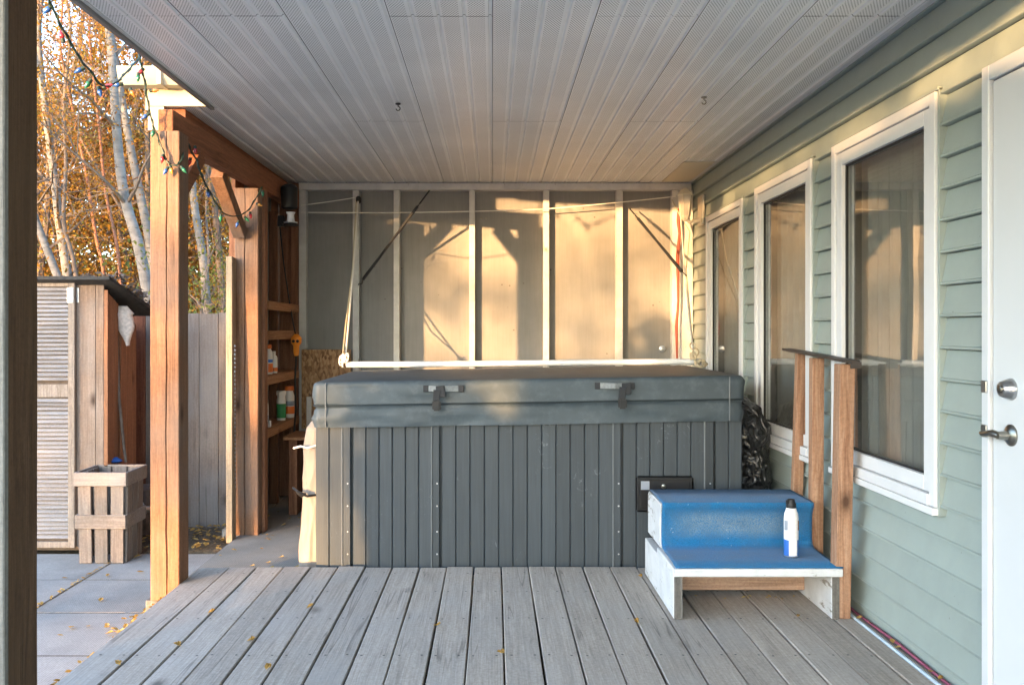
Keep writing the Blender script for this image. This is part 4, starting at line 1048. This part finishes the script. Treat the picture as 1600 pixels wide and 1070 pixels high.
# ------------------------------------------------------------------ shed
SY = 5.80
def hx(px, Y=SY): return (px-770)*Y/1400
shed = thing('garden_shed', 'small wooden garden shed with a louvred door and a mossy black roof', 'shed', (-2.8, 6.0, GZ))
zt4 = P(0, 441, SY).z
xb0 = hx(118); 
MB().box(hx(119), hx(149), SY, SY+.02, GZ+.02, zt4).build('wall_board', M['shedwood'], shed, bevel=.002)
MB().box(hx(149.6), hx(162), SY, SY+.02, GZ+.02, zt4).build('wall_board', M['shedwood'], shed, bevel=.002)
xs = hx(163)
pr = [(SY+.001, SY+.10, 'shedside'), (SY+.103, SY+.17, 'shedside'), (SY+.21, SY+.30, 'shedside'), (SY+.302, SY+.40, 'shedside'), (SY+.402, SY+.47, 'shedside')]
for (a, b_, m_) in pr:
    za_, zb_ = zt4-.06-(a-SY)*.45, zt4-.06-(b_-SY)*.45
    mb = MB(); mb.add([(xs, a, GZ+.02), (xs+.02, a, GZ+.02), (xs+.02, b_, GZ+.02), (xs, b_, GZ+.02), (xs, a, za_), (xs+.02, a, za_), (xs+.02, b_, zb_), (xs, b_, zb_)], [(0,3,2,1),(4,5,6,7),(0,1,5,4),(1,2,6,5),(2,3,7,6),(3,0,4,7)])
    mb.build('wall_board', M[m_], shed, bevel=.002)
MB().box(xs-.02, xs+.0, SY+.03, SY+.46, GZ, zt4-.3).build('dark_lining', M['darkbark'], shed)
MB().box(hx(163), hx(166)+.012, SY-.006, SY-.001+.0, GZ+.02, zt4-.05).build('corner_strip', M['shedside'], shed, bevel=.001)
MB().box(-3.9, xs-.02, SY+.03, SY+.5, GZ, zt4-.24).build('lining', M['darkbark'], shed)
# louvred door
dx1 = hx(118, SY-.02); dx0 = hx(20, SY-.02)
dd = MB(); dd.box(dx1-.042, dx1, SY-.035, SY-.003, GZ+.03, zt4-.005); dd.box(dx0, dx0+.05, SY-.035, SY-.003, GZ+.03, zt4-.005)
dd.box(dx0+.05, dx1-.042, SY-.033, SY-.005, zt4-.03, zt4-.005); dd.box(dx0+.05, dx1-.042, SY-.033, SY-.005, P(0,620,SY).z, P(0,600,SY).z); dd.box(dx0+.05, dx1-.042, SY-.033, SY-.005, GZ+.03, GZ+.07)
ddo = dd.build('louvred_door', M['stile'], shed, bevel=.002)
zz = zt4-.045
me0 = None
while zz > GZ+.085:
    if not (P(0,622,SY).z-.01 < zz < P(0,600,SY).z+.012):
        j = random.uniform(-.002, .002)
        mb = MB(); mb.bar((dx0+.05, SY-.020+j, zz), (dx1-.043, SY-.020, zz+j), .030, .007, (0, -.75, 1)); mb.build('louvre_slat', M['louvre'], ddo)
    zz -= .0275
MB().box(dx0+.05, dx1-.043, SY-.004, SY-.002, GZ+.05, zt4-.03).build('backing', M['darkbark'], ddo)
hg = MB(); hz = P(0, 462, SY).z
hg.box(hx(109.5), hx(117), SY-.040, SY-.036, hz-.045, hz+.05); hg.box(hx(118.5), hx(123.5), SY-.006, SY-.001, hz-.045, hz+.05); hg.tube([(hx(118), SY-.036, hz-.045), (hx(118), SY-.036, hz+.05)], .006, 8)
hgo = hg.build('hinge', M['galv'], ddo)
# roof sheets
rf = MB(); r0, r1 = zt4+.012, zt4-.21
rf.add([(-3.95, SY-.09, r0), (xs+.07, SY-.09, r0), (xs+.16, SY+.56, r1), (-3.95, SY+.56, r1), (-3.95, SY-.09, r0+.022), (xs+.07, SY-.09, r0+.022), (xs+.16, SY+.56, r1+.022), (-3.95, SY+.56, r1+.022)], [(0,3,2,1),(4,5,6,7),(0,1,5,4),(1,2,6,5),(2,3,7,6),(3,0,4,7)])
rfo = rf.build('roof', M['shingle'], shed)
lf = MB()
for i in range(420):
    u = random.random(); xx = random.uniform(xs-.15, xs+.17) if random.random() < .7 else random.uniform(-3.9, xs); yy = SY-.09+.62*u; zz = r0+.024-.22*u
    s_ = random.uniform(.015, .035); a = Vector((random.gauss(0,1), random.gauss(0,1), random.gauss(0,.6))).normalized()*s_; b_ = a.cross(Vector((random.gauss(0,1), random.gauss(0,1), 1))).normalized()*s_*.5
    c = Vector((xx, yy, zz+random.uniform(0,.03))); lf.add([c-a, c-b_, c+a, c+b_], [(0,1,2,3)])
lf.build('roof_litter', M['darkbark'], shed, normals=False, kind='stuff')
# pale mesh bag hanging + pole
mbg = thing('hanging_bag', 'pale textured bag hanging from the corner of the shed roof', 'bag', tuple(P(196, 540, 6.0)))
vs = []; rows, n = 26, 20
for q in range(rows+1):
    v = q/rows; py = 478+62*v
    cxp = 192+8*v; wv = (9+5*math.sin(PI*min(1, v*1.1)))*(1-.75*max(0, v-.55)/.45)*(0.75+.6*min(1, v*5) if v < .2 else 1.0)*1.0
    for k in range(n):
        t = 2*PI*k/n; c = P(cxp, py, 6.0); r_ = wv*6/1400
        vs.append(c+Vector((r_*math.cos(t), .05*math.sin(t)*min(1, 4*v+.2)*(1-.6*v), .004*noise.noise(Vector((k, q, 0))))))
fs = [tuple(range(n)), tuple(range(rows*n, rows*n+n))]+[(q*n+r, q*n+(r+1)%n, (q+1)*n+(r+1)%n, (q+1)*n+r) for q in range(rows) for r in range(n)]
MB().add(vs, fs).build('sack', M['mesh'], mbg, smooth=70)
pl = thing('black_pole', 'dark pole with a white clip standing against the shed side', 'pole', tuple(P(181, 720, 6.0)))
MB().tube([P(179,462,6.0), P(180,560,6.0), P(180,725,6.0)], .009, 8).build('pole', M['blackplastic'], pl, smooth=True)
MB().tube([P(179,520,5.98), P(179,528,5.98)], .014, 8).build('clip', M['white'], pl, smooth=True)
MB().tube([P(183,525,5.99), P(186,620,5.97), P(194,700,5.95), P(197,722,5.95)], .010, 8).build('stick', M['darkbark'], pl, smooth=True)

# ------------------------------------------------------------------ fence
FY = 6.52
fn = thing('fence', 'weathered board fence behind the posts, reddish at its shed end', 'fence', (-2.2, FY, -.18))
ftop = P(0, 489, FY).z
x = P(199, 0, FY).x; i = 0
bw_ = [.135, .13]
while x < -1.80:
    wdt = random.choice((.125, .132, .14, .118)); red = x < P(222, 0, FY).x
    MB().box(x+.0015, x+wdt-.0015, FY, FY+.02, -.2, ftop+random.uniform(-.006, .006)).build('board', M['fence_red' if red else 'fence'], fn, bevel=.002)
    x += wdt
MB().box(P(199,0,FY).x, -1.72, FY+.022, FY+.06, .1, .18).build('rail', M['fence'], fn)
MB().box(P(199,0,FY).x, -1.72, FY+.022, FY+.06, 1.15, 1.23).build('rail', M['fence'], fn)
fn2 = thing('fence', 'far stretch of fence hidden behind the garden shed', 'fence', (-4, FY+.25, -.18))
x = -7.0
while x < P(199,0,FY).x-.15:
    MB().box(x+.0015, x+.1485, FY+.25, FY+.27, -.2, ftop-.02+random.uniform(-.006, .006)).build('board', M['fence'], fn2, bevel=.002); x += .15

# ------------------------------------------------------------------ string lights
sl_ = thing('string_lights', 'dark wired string of coloured outdoor bulbs looping over the corner post and beam', 'string lights', tuple(P(262, 256, 4.42)))
pathA = [P(72,-12,3.3), P(82,12,3.35), P(95,40,3.4), P(108,62,3.5), P(125,92,3.6), P(140,110,3.7), P(160,134,3.8), P(180,130,3.9), P(193,118,4.0), P(205,105,4.1), P(216,92,4.2), P(221,80,4.25), P(230,77,4.3)]
pathB = [P(221,80,4.25), P(219,95,4.28), P(223,112,4.32), P(228,140,4.36), P(232,165,4.39), P(237,188,4.41), P(243,206,4.43), P(251,226,4.44), P(258,246,4.44), P(265,257,4.44), P(276,258,4.44), P(284,250,4.45)]
pathC = [P(284,250,4.45), P(288,230,4.6), P(290,218,4.65), P(298,235,4.66), P(308,252,4.68), P(314,272,4.7), P(325,295,4.85), P(338,318,5.1), P(348,332,5.3), P(362,338,5.6), P(376,336,5.8), P(388,328,5.85), P(400,310,5.9), P(410,292,5.95)]
def smooth_path(pts, k=4):
    out = []
    for i in range(len(pts)-1):
        p0, p1, p2, p3 = pts[max(0, i-1)], pts[i], pts[i+1], pts[min(len(pts)-1, i+2)]
        for j in range(k):
            t = j/k; out.append(.5*((2*p1)+(p2-p0)*t+(2*p0-5*p1+4*p2-p3)*t*t+(3*p1-p0-3*p2+p3)*t**3))
    out.append(pts[-1]); return out
for pth in (pathA, pathB, pathC):
    sp3 = smooth_path(pth); mb = MB(); mb.tube(sp3, .0042, 6)
    mb.tube([p+Vector((.006*math.sin(i*1.3), .006*math.cos(i*1.3), 0)) for i, p in enumerate(sp3)], .0035, 6); mb.build('wire', M['greenwire'], sl_, smooth=True)
bulbs = [(98,62,3.45,'red',-.2,1),(78,12,3.35,'blue',-.9,-1),(128,108,3.65,'blue',-1,-.6),(140,128,3.75,'green',-.6,-1),(155,140,3.8,'blue',.3,-1.0),(165,136,3.85,'red',.8,.2),(188,132,3.95,'blue',-1,-.2),
 (216,118,4.3,'green',0,-1),(222,110,4.32,'red',-.1,-.2),(205,142,4.15,'orange',.5,-.9),(238,142,4.38,'orange',1,0),(230,180,4.4,'blue',-.8,-.6),(240,205,4.43,'green',-.2,-.9),
 (254,245,4.43,'red',-.1,-1),(261,264,4.43,'blue',-.4,-.8),(267,263,4.43,'yellow',.2,-.6),(285,263,4.44,'green',.6,-.7),(297,250,4.64,'red',-.2,-1),(305,232,4.64,'red',.1,-.9),
 (325,300,4.85,'blue',.2,-.8),(345,338,5.3,'green',0,-1),(372,348,5.75,'blue',-.3,-.8),(384,341,5.82,'green',.5,-.5),(391,334,5.85,'red',.2,-1),(403,319,5.88,'yellow',.9,-.4),(411,300,5.95,'green',0,-1)]
for (px_, py, Y, col, dx_, dz_) in bulbs:
    d = Vector((dx_, -.15, dz_)).normalized(); c = P(px_, py, Y)-d*.012; s_ = .68
    mb = MB(); mb.tube([c, c+d*.022*s_], [.0085, .009], 8); so = mb.build('socket', M['greenwire'], sl_, smooth=True)
    mb = MB(); mb.tube([c+d*.022*s_, c+d*.030*s_, c+d*.042*s_, c+d*.058*s_, c+d*.070*s_], [.007, .0105, .010, .005, .001], 10); mb.build('bulb', M['b_'+col], sl_, smooth=True)

# ------------------------------------------------------------------ fallen leaves
def leaf_mesh(mb, c, s_, up=.3):
    a = Vector((random.gauss(0,1), random.gauss(0,1), 0)).normalized()*s_; b_ = Vector((-a.y, a.x, 0))*.62
    h = Vector((0, 0, s_*up)); c = Vector(c)
    mb.add([c-a, c-a*.3-b_+h*.6, c+a*.45-b_*.75+h, c+a*1.1+h*.8, c+a*.45+b_*.75+h*1.2, c-a*.3+b_+h*.5, c+h*.15], [(0,1,6),(1,2,6),(2,3,6),(3,4,6),(4,5,6),(5,0,6)])
lv_list = [(484,951,'curled tan leaf caught in a gap of the deck near its middle left'),(277,1011,'brown leaf lying in a deck gap below the corner post'),(330,959,'tiny yellow leaf in the deck gap right of the corner post'),
 (184,1040,'tan curled leaf on the left of the deck nearest the camera'),(418,1046,'pale green leaf tip standing up between deck boards'),(392,1003,'small brown leaf on the left deck boards under the curled one'),(1000,903,'small yellow leaf left of the step foot'),(994,974,'yellow leaf in the deck gap left of the steps'),
 (1246,966,'pale curled leaf on the deck in front of the steps'),(783,1023,'dark crumpled leaf in the central deck gap'),(682,980,'small grey leaf scrap left of the central deck gap')]
for (px_, py, lab) in lv_list:
    Y = CAMZ*1400/(py-516); p = P(px_, py, Y); mb = MB(); leaf_mesh(mb, (p.x, p.y, .007), .017, .8)
    leaf_mesh(mb, (p.x+.006, p.y+.004, .010), .012, 1.0)
    tag(mb.build('fallen_leaf', M['fallen'], None, normals=False), lab, 'leaf', 'fallen leaves on the deck')
mb = MB()
for i in range(150):
    yy = random.uniform(2.6, 4.45); leaf_mesh(mb, (-1.60-abs(random.gauss(0, .02)), yy, -.068+random.uniform(0, .012)), random.uniform(.010, .024), .7)
for i in range(9):
    leaf_mesh(mb, (-1.78+random.gauss(0,.04), random.uniform(4.2, 4.5), GZ+.008), .02, .6)
for i in range(16):
    leaf_mesh(mb, (random.uniform(-3.0, -1.7), random.uniform(3.6, 5.7), GZ+.007), random.uniform(.012, .024), .4)
for i in range(70):
    leaf_mesh(mb, (-2.355+random.gauss(0, .008), random.uniform(4.2, 5.7), GZ+.006), random.uniform(.006, .014), .6)
for i in range(130):
    leaf_mesh(mb, (random.uniform(-2.45, -1.74), random.uniform(5.78, 6.5), -.155+random.uniform(0, .015)), random.uniform(.014, .028), .5)
for i in range(30):
    leaf_mesh(mb, (random.uniform(-1.65, -1.1), random.uniform(5.0, 7.0), -.092), random.uniform(.010, .02), .5)
for i in range(12):
    leaf_mesh(mb, (random.uniform(1.59, 1.62), random.uniform(2.6, 3.95), .012), random.uniform(.010, .018), .6)
for i in range(14):
    leaf_mesh(mb, (random.uniform(.86, 1.45), random.uniform(4.18, 4.25), .006), random.uniform(.006, .012), .6)
tag(mb.build('leaf_litter', M['fallen'], None, normals=False), kind='stuff')
# plastic strip between paving joints

# ------------------------------------------------------------------ trees
def limb(mb, leaves, a, d, r, length, depth, spread, lsize, ldens, twmb=None, grav=.0):
    n = max(3, int(length/.22)); pts = [a]; rad = [r]; dd = d.normalized()
    for i in range(n):
        dd = (dd+Vector((random.gauss(0,.13), random.gauss(0,.13), random.gauss(0,.10)+grav))).normalized()
        pts.append(pts[-1]+dd*length/n); rad.append(r*(1-.75*(i+1)/n))
    (twmb if (twmb and r < .02) else mb).tube(pts, rad, 6 if r > .03 else (5 if r > .012 else 3), False)
    if depth > 0:
        for k in range(random.randint(3, 5)):
            i = random.randint(1, n); ax = Vector((random.gauss(0,1), random.gauss(0,1), random.gauss(0,.8))).normalized()
            nd = (dd*.8+ax*spread).normalized()
            limb(mb, leaves, pts[i], nd, max(.003, rad[i]*.62), length*random.uniform(.5,.75), depth-1, spread, lsize, ldens, twmb, grav)
    else:
        for p in pts[1:]:
            for k in range(ldens):
                c = p+Vector((random.gauss(0,.10), random.gauss(0,.10), random.gauss(0,.10)))
                u = Vector((random.gauss(0,1), random.gauss(0,1), random.gauss(0,1))).normalized()*lsize*random.uniform(.6,1.2)
                v = u.cross(Vector((random.gauss(0,1), random.gauss(0,1), random.gauss(0,1)))).normalized()*lsize*.55
                leaves.add([c-u, c-v, c+u, c+v], [(0,1,2,3)])
def tree(pts_px, Y, r, bark, leafm, label, nb=9, depth=2, ld=3, lo=.25, lsize=.021, lean=0, name='birch_tree', extra_top=2.5, length=1.3):
    pts = [P(px_, py, Y+dy) for px_, py, dy in pts_px]
    g0 = pts[-1].copy(); nxt = pts[-1]-pts[-2]; steps = (pts[-1].z+.2)/max(.05, -nxt.normalized().z) if nxt.z < 0 else 1
    base = pts[-1]+nxt.normalized()*steps*.9; base = Vector((pts[-1].x*.6+base.x*.4, pts[-1].y, -.2))
    pts = pts+[base]; pts.reverse()
    top = pts[-1]; dirt = (pts[-1]-pts[-2]).normalized()
    for k in range(4): pts.append(pts[-1]+(dirt+Vector((random.gauss(0,.12), random.gauss(0,.12), .3))).normalized()*extra_top/4)
    pts = smooth_path([Vector(p) for p in pts], 4); n = len(pts)
    rad = [r*(1.15-.85*(i/(n-1))) for i in range(n)]
    o = thing(name, label, 'tree', tuple(pts[0]), 'trees behind the fence')
    tr = MB(); tr.tube(pts, rad, 12); lv_ = MB(); br = MB()
    for k in range(nb):
        i = int(n*(lo+(1-lo)*random.random()**.8)); i = min(i, n-1)
        ang = random.uniform(0, 2*PI); d = Vector((math.cos(ang), math.sin(ang), random.uniform(.3, 1.1)))
        limb(br, lv_, pts[i], d, max(.008, rad[i]*.42), length*random.uniform(.7,1.3), depth, .85, lsize, ld)
    tr.build('trunk', bark, o, smooth=70, normals=False)
    if br.v: br.build('branches', M['darkbark'] if bark is not M['redbark'] else M['redbark'], o, smooth=70, normals=False, kind='stuff')
    if lv_.v: lv_.build('crown', leafm, o, normals=False)
random.seed(21)
TW = [
 ([(150,-60,0),(172,60,0),(182,200,0),(193,300,0),(214,375,0),(228,440,0),(234,500,0)], 9.5, .062, 'birch', 'leaf_gold', 'stout white birch leaning left beside the corner post, nearest of the trunks', 10, 2, 3),
 ([(160,-40,.3),(178,80,.3),(200,210,.3),(218,300,.3),(236,390,.3),(245,480,.3)], 10.2, .055, 'birch', 'leaf_gold', 'slimmer white birch crossing just behind the stout one', 8, 2, 3),
 ([(60,60,0),(72,180,0),(85,280,0),(92,340,0),(104,420,0),(110,480,0)], 10.5, .055, 'birch', 'leaf_orange', 'grey white birch rising behind the louvred shed door', 10, 2, 3),
 ([(20,220,0),(45,310,0),(62,360,0),(85,420,0),(98,470,0)], 10.0, .045, 'birch', 'leaf_orange', 'thin birch leaning hard left low over the shed roof', 5, 2, 3),
 ([(285,-40,0),(293,120,0),(298,250,0),(305,330,0),(318,410,0),(323,500,0)], 10.8, .052, 'birch', 'leaf_gold', 'white birch seen through the gap between the two cedar posts', 9, 2, 3),
 ([(300,60,0),(312,180,0),(326,270,0),(336,330,0),(344,420,0),(348,500,0)], 11.5, .045, 'darkbark', 'leaf_gold', 'darker slim tree just left of the braced post', 8, 2, 3),
 ([(228,-40,0),(229,120,0),(231,260,0),(232,480,0)], 11.8, .04, 'darkbark', 'leaf_orange', 'straight grey tree half hidden by the corner post', 7, 2, 3),
 ([(95,80,0),(120,200,0),(138,290,0),(150,370,0),(165,450,0)], 11.0, .022, 'redbark', 'leaf_orange', 'thin red brown sapling arching between the birches', 9, 2, 4),
 ([(140,60,0),(155,200,0),(165,300,0),(182,380,0),(190,470,0)], 10.4, .02, 'redbark', 'leaf_gold', 'thin bent sapling just left of the stout birch', 9, 2, 4),
 ([(110,40,0),(100,160,0),(103,260,0),(100,350,0),(120,440,0)], 9.9, .022, 'darkbark', 'leaf_gold', 'dark crooked sapling in front of the grey white birch', 9, 2, 3),
]
for (pp_, Y, r, bk, lfm, lab, nb, dp, ld) in TW:
    tree(pp_, Y, r, M[bk], M[lfm], lab, nb+3, dp, ld+2)
# green shrub low right
sh_ = thing('green_shrub', 'olive green leafy shrub above the fence between the posts', 'shrub', tuple(P(335, 520, 9.5)))
br = MB(); lv_ = MB()
for k in range(9): limb(br, lv_, P(325+random.uniform(-12,28), 620, 9.5+random.uniform(-.3,.5)), Vector((random.gauss(0,.3), random.gauss(0,.3), 1)), .014, 1.1, 2, .7, .028, 5)
br.build('stems', M['darkbark'], sh_, normals=False); lv_.build('foliage', M['leaf_green'], sh_, normals=False)
# dense far wood, one mass
random.seed(5)
for (nm, mat_l, y0, y1, cnt, ld, sz) in (('far_wood', 'leaf_orange', 14, 20, 44, 20, .052), ('mid_wood', 'leaf_gold', 11, 15, 32, 13, .03), ('near_brush', 'leaf_green', 9.6, 12, 9, 8, .022)):
    br = MB(); lv_ = MB()
    for k in range(cnt):
        Y = random.uniform(y0, y1); X_ = random.uniform(-.68*Y, -.2*Y); base = Vector((X_, Y, -.2))
        pts = [base]; d = Vector((random.gauss(-.12,.25), random.gauss(0,.2), 1)).normalized(); h = random.uniform(4.5, 7.5)
        for q in range(10): d = (d+Vector((random.gauss(0,.12), random.gauss(0,.12), 0))).normalized(); pts.append(pts[-1]+d*h/10)
        r0_ = random.uniform(.02, .055); br.tube(pts, [r0_*(1-.07*q) for q in range(11)], 6, False)
        for q in range(14):
            i = random.randint(2, 10); limb(br, lv_, pts[i], Vector((random.gauss(0,1), random.gauss(0,1), random.uniform(-.2,1))), .013, random.uniform(.7,1.3), 1, .9, sz, ld)
    # undergrowth
    for k in range(70 if y0 > 10 else 16):
        Y = random.uniform(y0-1, y1); X_ = random.uniform(-.62*Y, -.2*Y)
        limb(br, lv_, Vector((X_, Y, -.1)), Vector((random.gauss(0,.3), random.gauss(0,.3), 1)), .010, random.uniform(1.2, 2.0), 1, .8, sz*.9, ld)
    br.build(nm+'_branches', M['darkbark'], None, normals=False, kind='stuff'); lv_.build(nm+'_leaves', M[mat_l], None, normals=False, kind='stuff')

# ------------------------------------------------------------------ unseen blockers added on the sun side: fences, hedge, trees, shrub; plus bounce paving
random.seed(9)
sf = thing('low_blocker_fence', 'unseen low board fence added outside the frame to shade the tub front', 'fence', (-4.9, -1.8, -.2))  # unseen, added to shade the tub front
y = -1.5
while y > -2.7:
    MB().box(-4.92, -4.90, y-.148, y, -.2, 1.16+random.uniform(-.02,.02)).build('board', M['fence'], sf); y -= .15
hd_ = thing('blocker_hedge', 'unseen straggly hedge tops added over the tall fence to break up the sun on the siding', 'hedge', (-5.15, -6, -.2))  # unseen, added to make the sun band on the siding ragged
lv_ = MB(); st_ = MB()
for k in range(46):
    y_ = -2.8-8.2*random.random(); h_ = 2.55+random.random()**1.5*.55
    st_.tube([(-5.15, y_, -.2), (-5.15+random.gauss(0,.05), y_+random.gauss(0,.1), h_)], .008, 4)
    for i in range(60):
        c = Vector((-5.15+random.gauss(0,.1), y_+random.gauss(0,.09), h_-.02-abs(random.gauss(0,.16)))); u = Vector((random.gauss(0,1), random.gauss(0,1), random.gauss(0,1))).normalized()*.028
        v = u.cross(Vector((random.gauss(0,1), random.gauss(0,1), random.gauss(0,1)))).normalized()*.018; lv_.add([c-u, c-v, c+u, c+v], [(0,1,2,3)])
st_.build('stems', M['darkbark'], hd_, normals=False); lv_.build('foliage', M['leaf_green'], hd_, normals=False)
gr = thing('tall_blocker_fence', 'unseen tall board fence added behind the camera to keep low sun off the house wall', 'fence', (-4.9, -6, -.2))  # unseen, added to hold low sun off the house wall
y = -2.75
while y > -11:
    MB().box(-4.92, -4.90, y-.199, y, -.2, 2.56+random.uniform(-.02,.02)).build('board', M['fence'], gr); y -= .2
yp = MB(); yp.box(-4.4, 6, -9, 1.15, -.21, GZ-.01); tag(yp.build('bounce_paving', M['yard'], None), kind='structure')  # unseen pale sheet added as a bounce surface for the ceiling
random.seed(31)
for k in range(11):  # unseen trees added in the sun's path; later ones denser to shade the shed
    c_ = -3.4+k*1.7; t_d = random.uniform(19, 24); tx_, ty = -1.6-SUN_TAN*t_d, c_-t_d
    lab = ['first','second','third','fourth','fifth','sixth','seventh','eighth','ninth','tenth','eleventh'][k]+' tree from the tall fence side in the unseen row added to dapple the sun'
    o = thing('dapple_tree', lab, 'tree', (tx_, ty, -.2), 'unseen trees added on the sun side')
    br = MB(); lv_ = MB(); pts = [Vector((tx_, ty, -.2))]; d = Vector((random.gauss(0,.15), random.gauss(0,.15), 1))
    for q in range(10): d = (d+Vector((random.gauss(0,.09), random.gauss(0,.09), .02))).normalized(); pts.append(pts[-1]+d*.45)
    for q in range(8 if k < 6 else 44):
        i = random.randint(1 if k > 5 else 3, 10); limb(br, lv_, pts[i], Vector((random.gauss(0,1), random.gauss(0,1), random.uniform(-.1,.6))), .019, 1.05, 2, .8, .055, (1 if q % 2 else 2) if k < 6 else 3)
    t_ = MB(); t_.tube(pts, [.075*(1-.06*q) for q in range(11)], 8); t_.build('trunk', M['darkbark'], o); br.build('branches', M['darkbark'], o, normals=False, kind='stuff'); lv_.build('crown', M['leaf_gold'], o, normals=False)
tpy = thing('blocker_shrub', 'unseen dense round topped shrub added to cast a rounded shadow on the end wall', 'shrub', (-5.4, -2.65, -.2))  # unseen, added for the round topped shadow on the end wall
lv_ = MB(); st_ = MB(); st_.tube([(-5.4,-2.65,-.2), (-5.4,-2.65,1.2)], .03, 6)
for i in range(3200):
    a = Vector((random.gauss(0,1), random.gauss(0,1), random.gauss(0,1))).normalized()*random.random()**.4
    c = Vector((-5.4+a.x*.33, -2.65+a.y*.33, 1.05+a.z*.85)); u = Vector((random.gauss(0,1), random.gauss(0,1), random.gauss(0,1))).normalized()*.035
    v = u.cross(Vector((random.gauss(0,1), random.gauss(0,1), random.gauss(0,1)))).normalized()*.022; lv_.add([c-u, c-v, c+u, c+v], [(0,1,2,3)])
st_.build('stem', M['darkbark'], tpy); lv_.build('foliage', M['leaf_green'], tpy, normals=False)
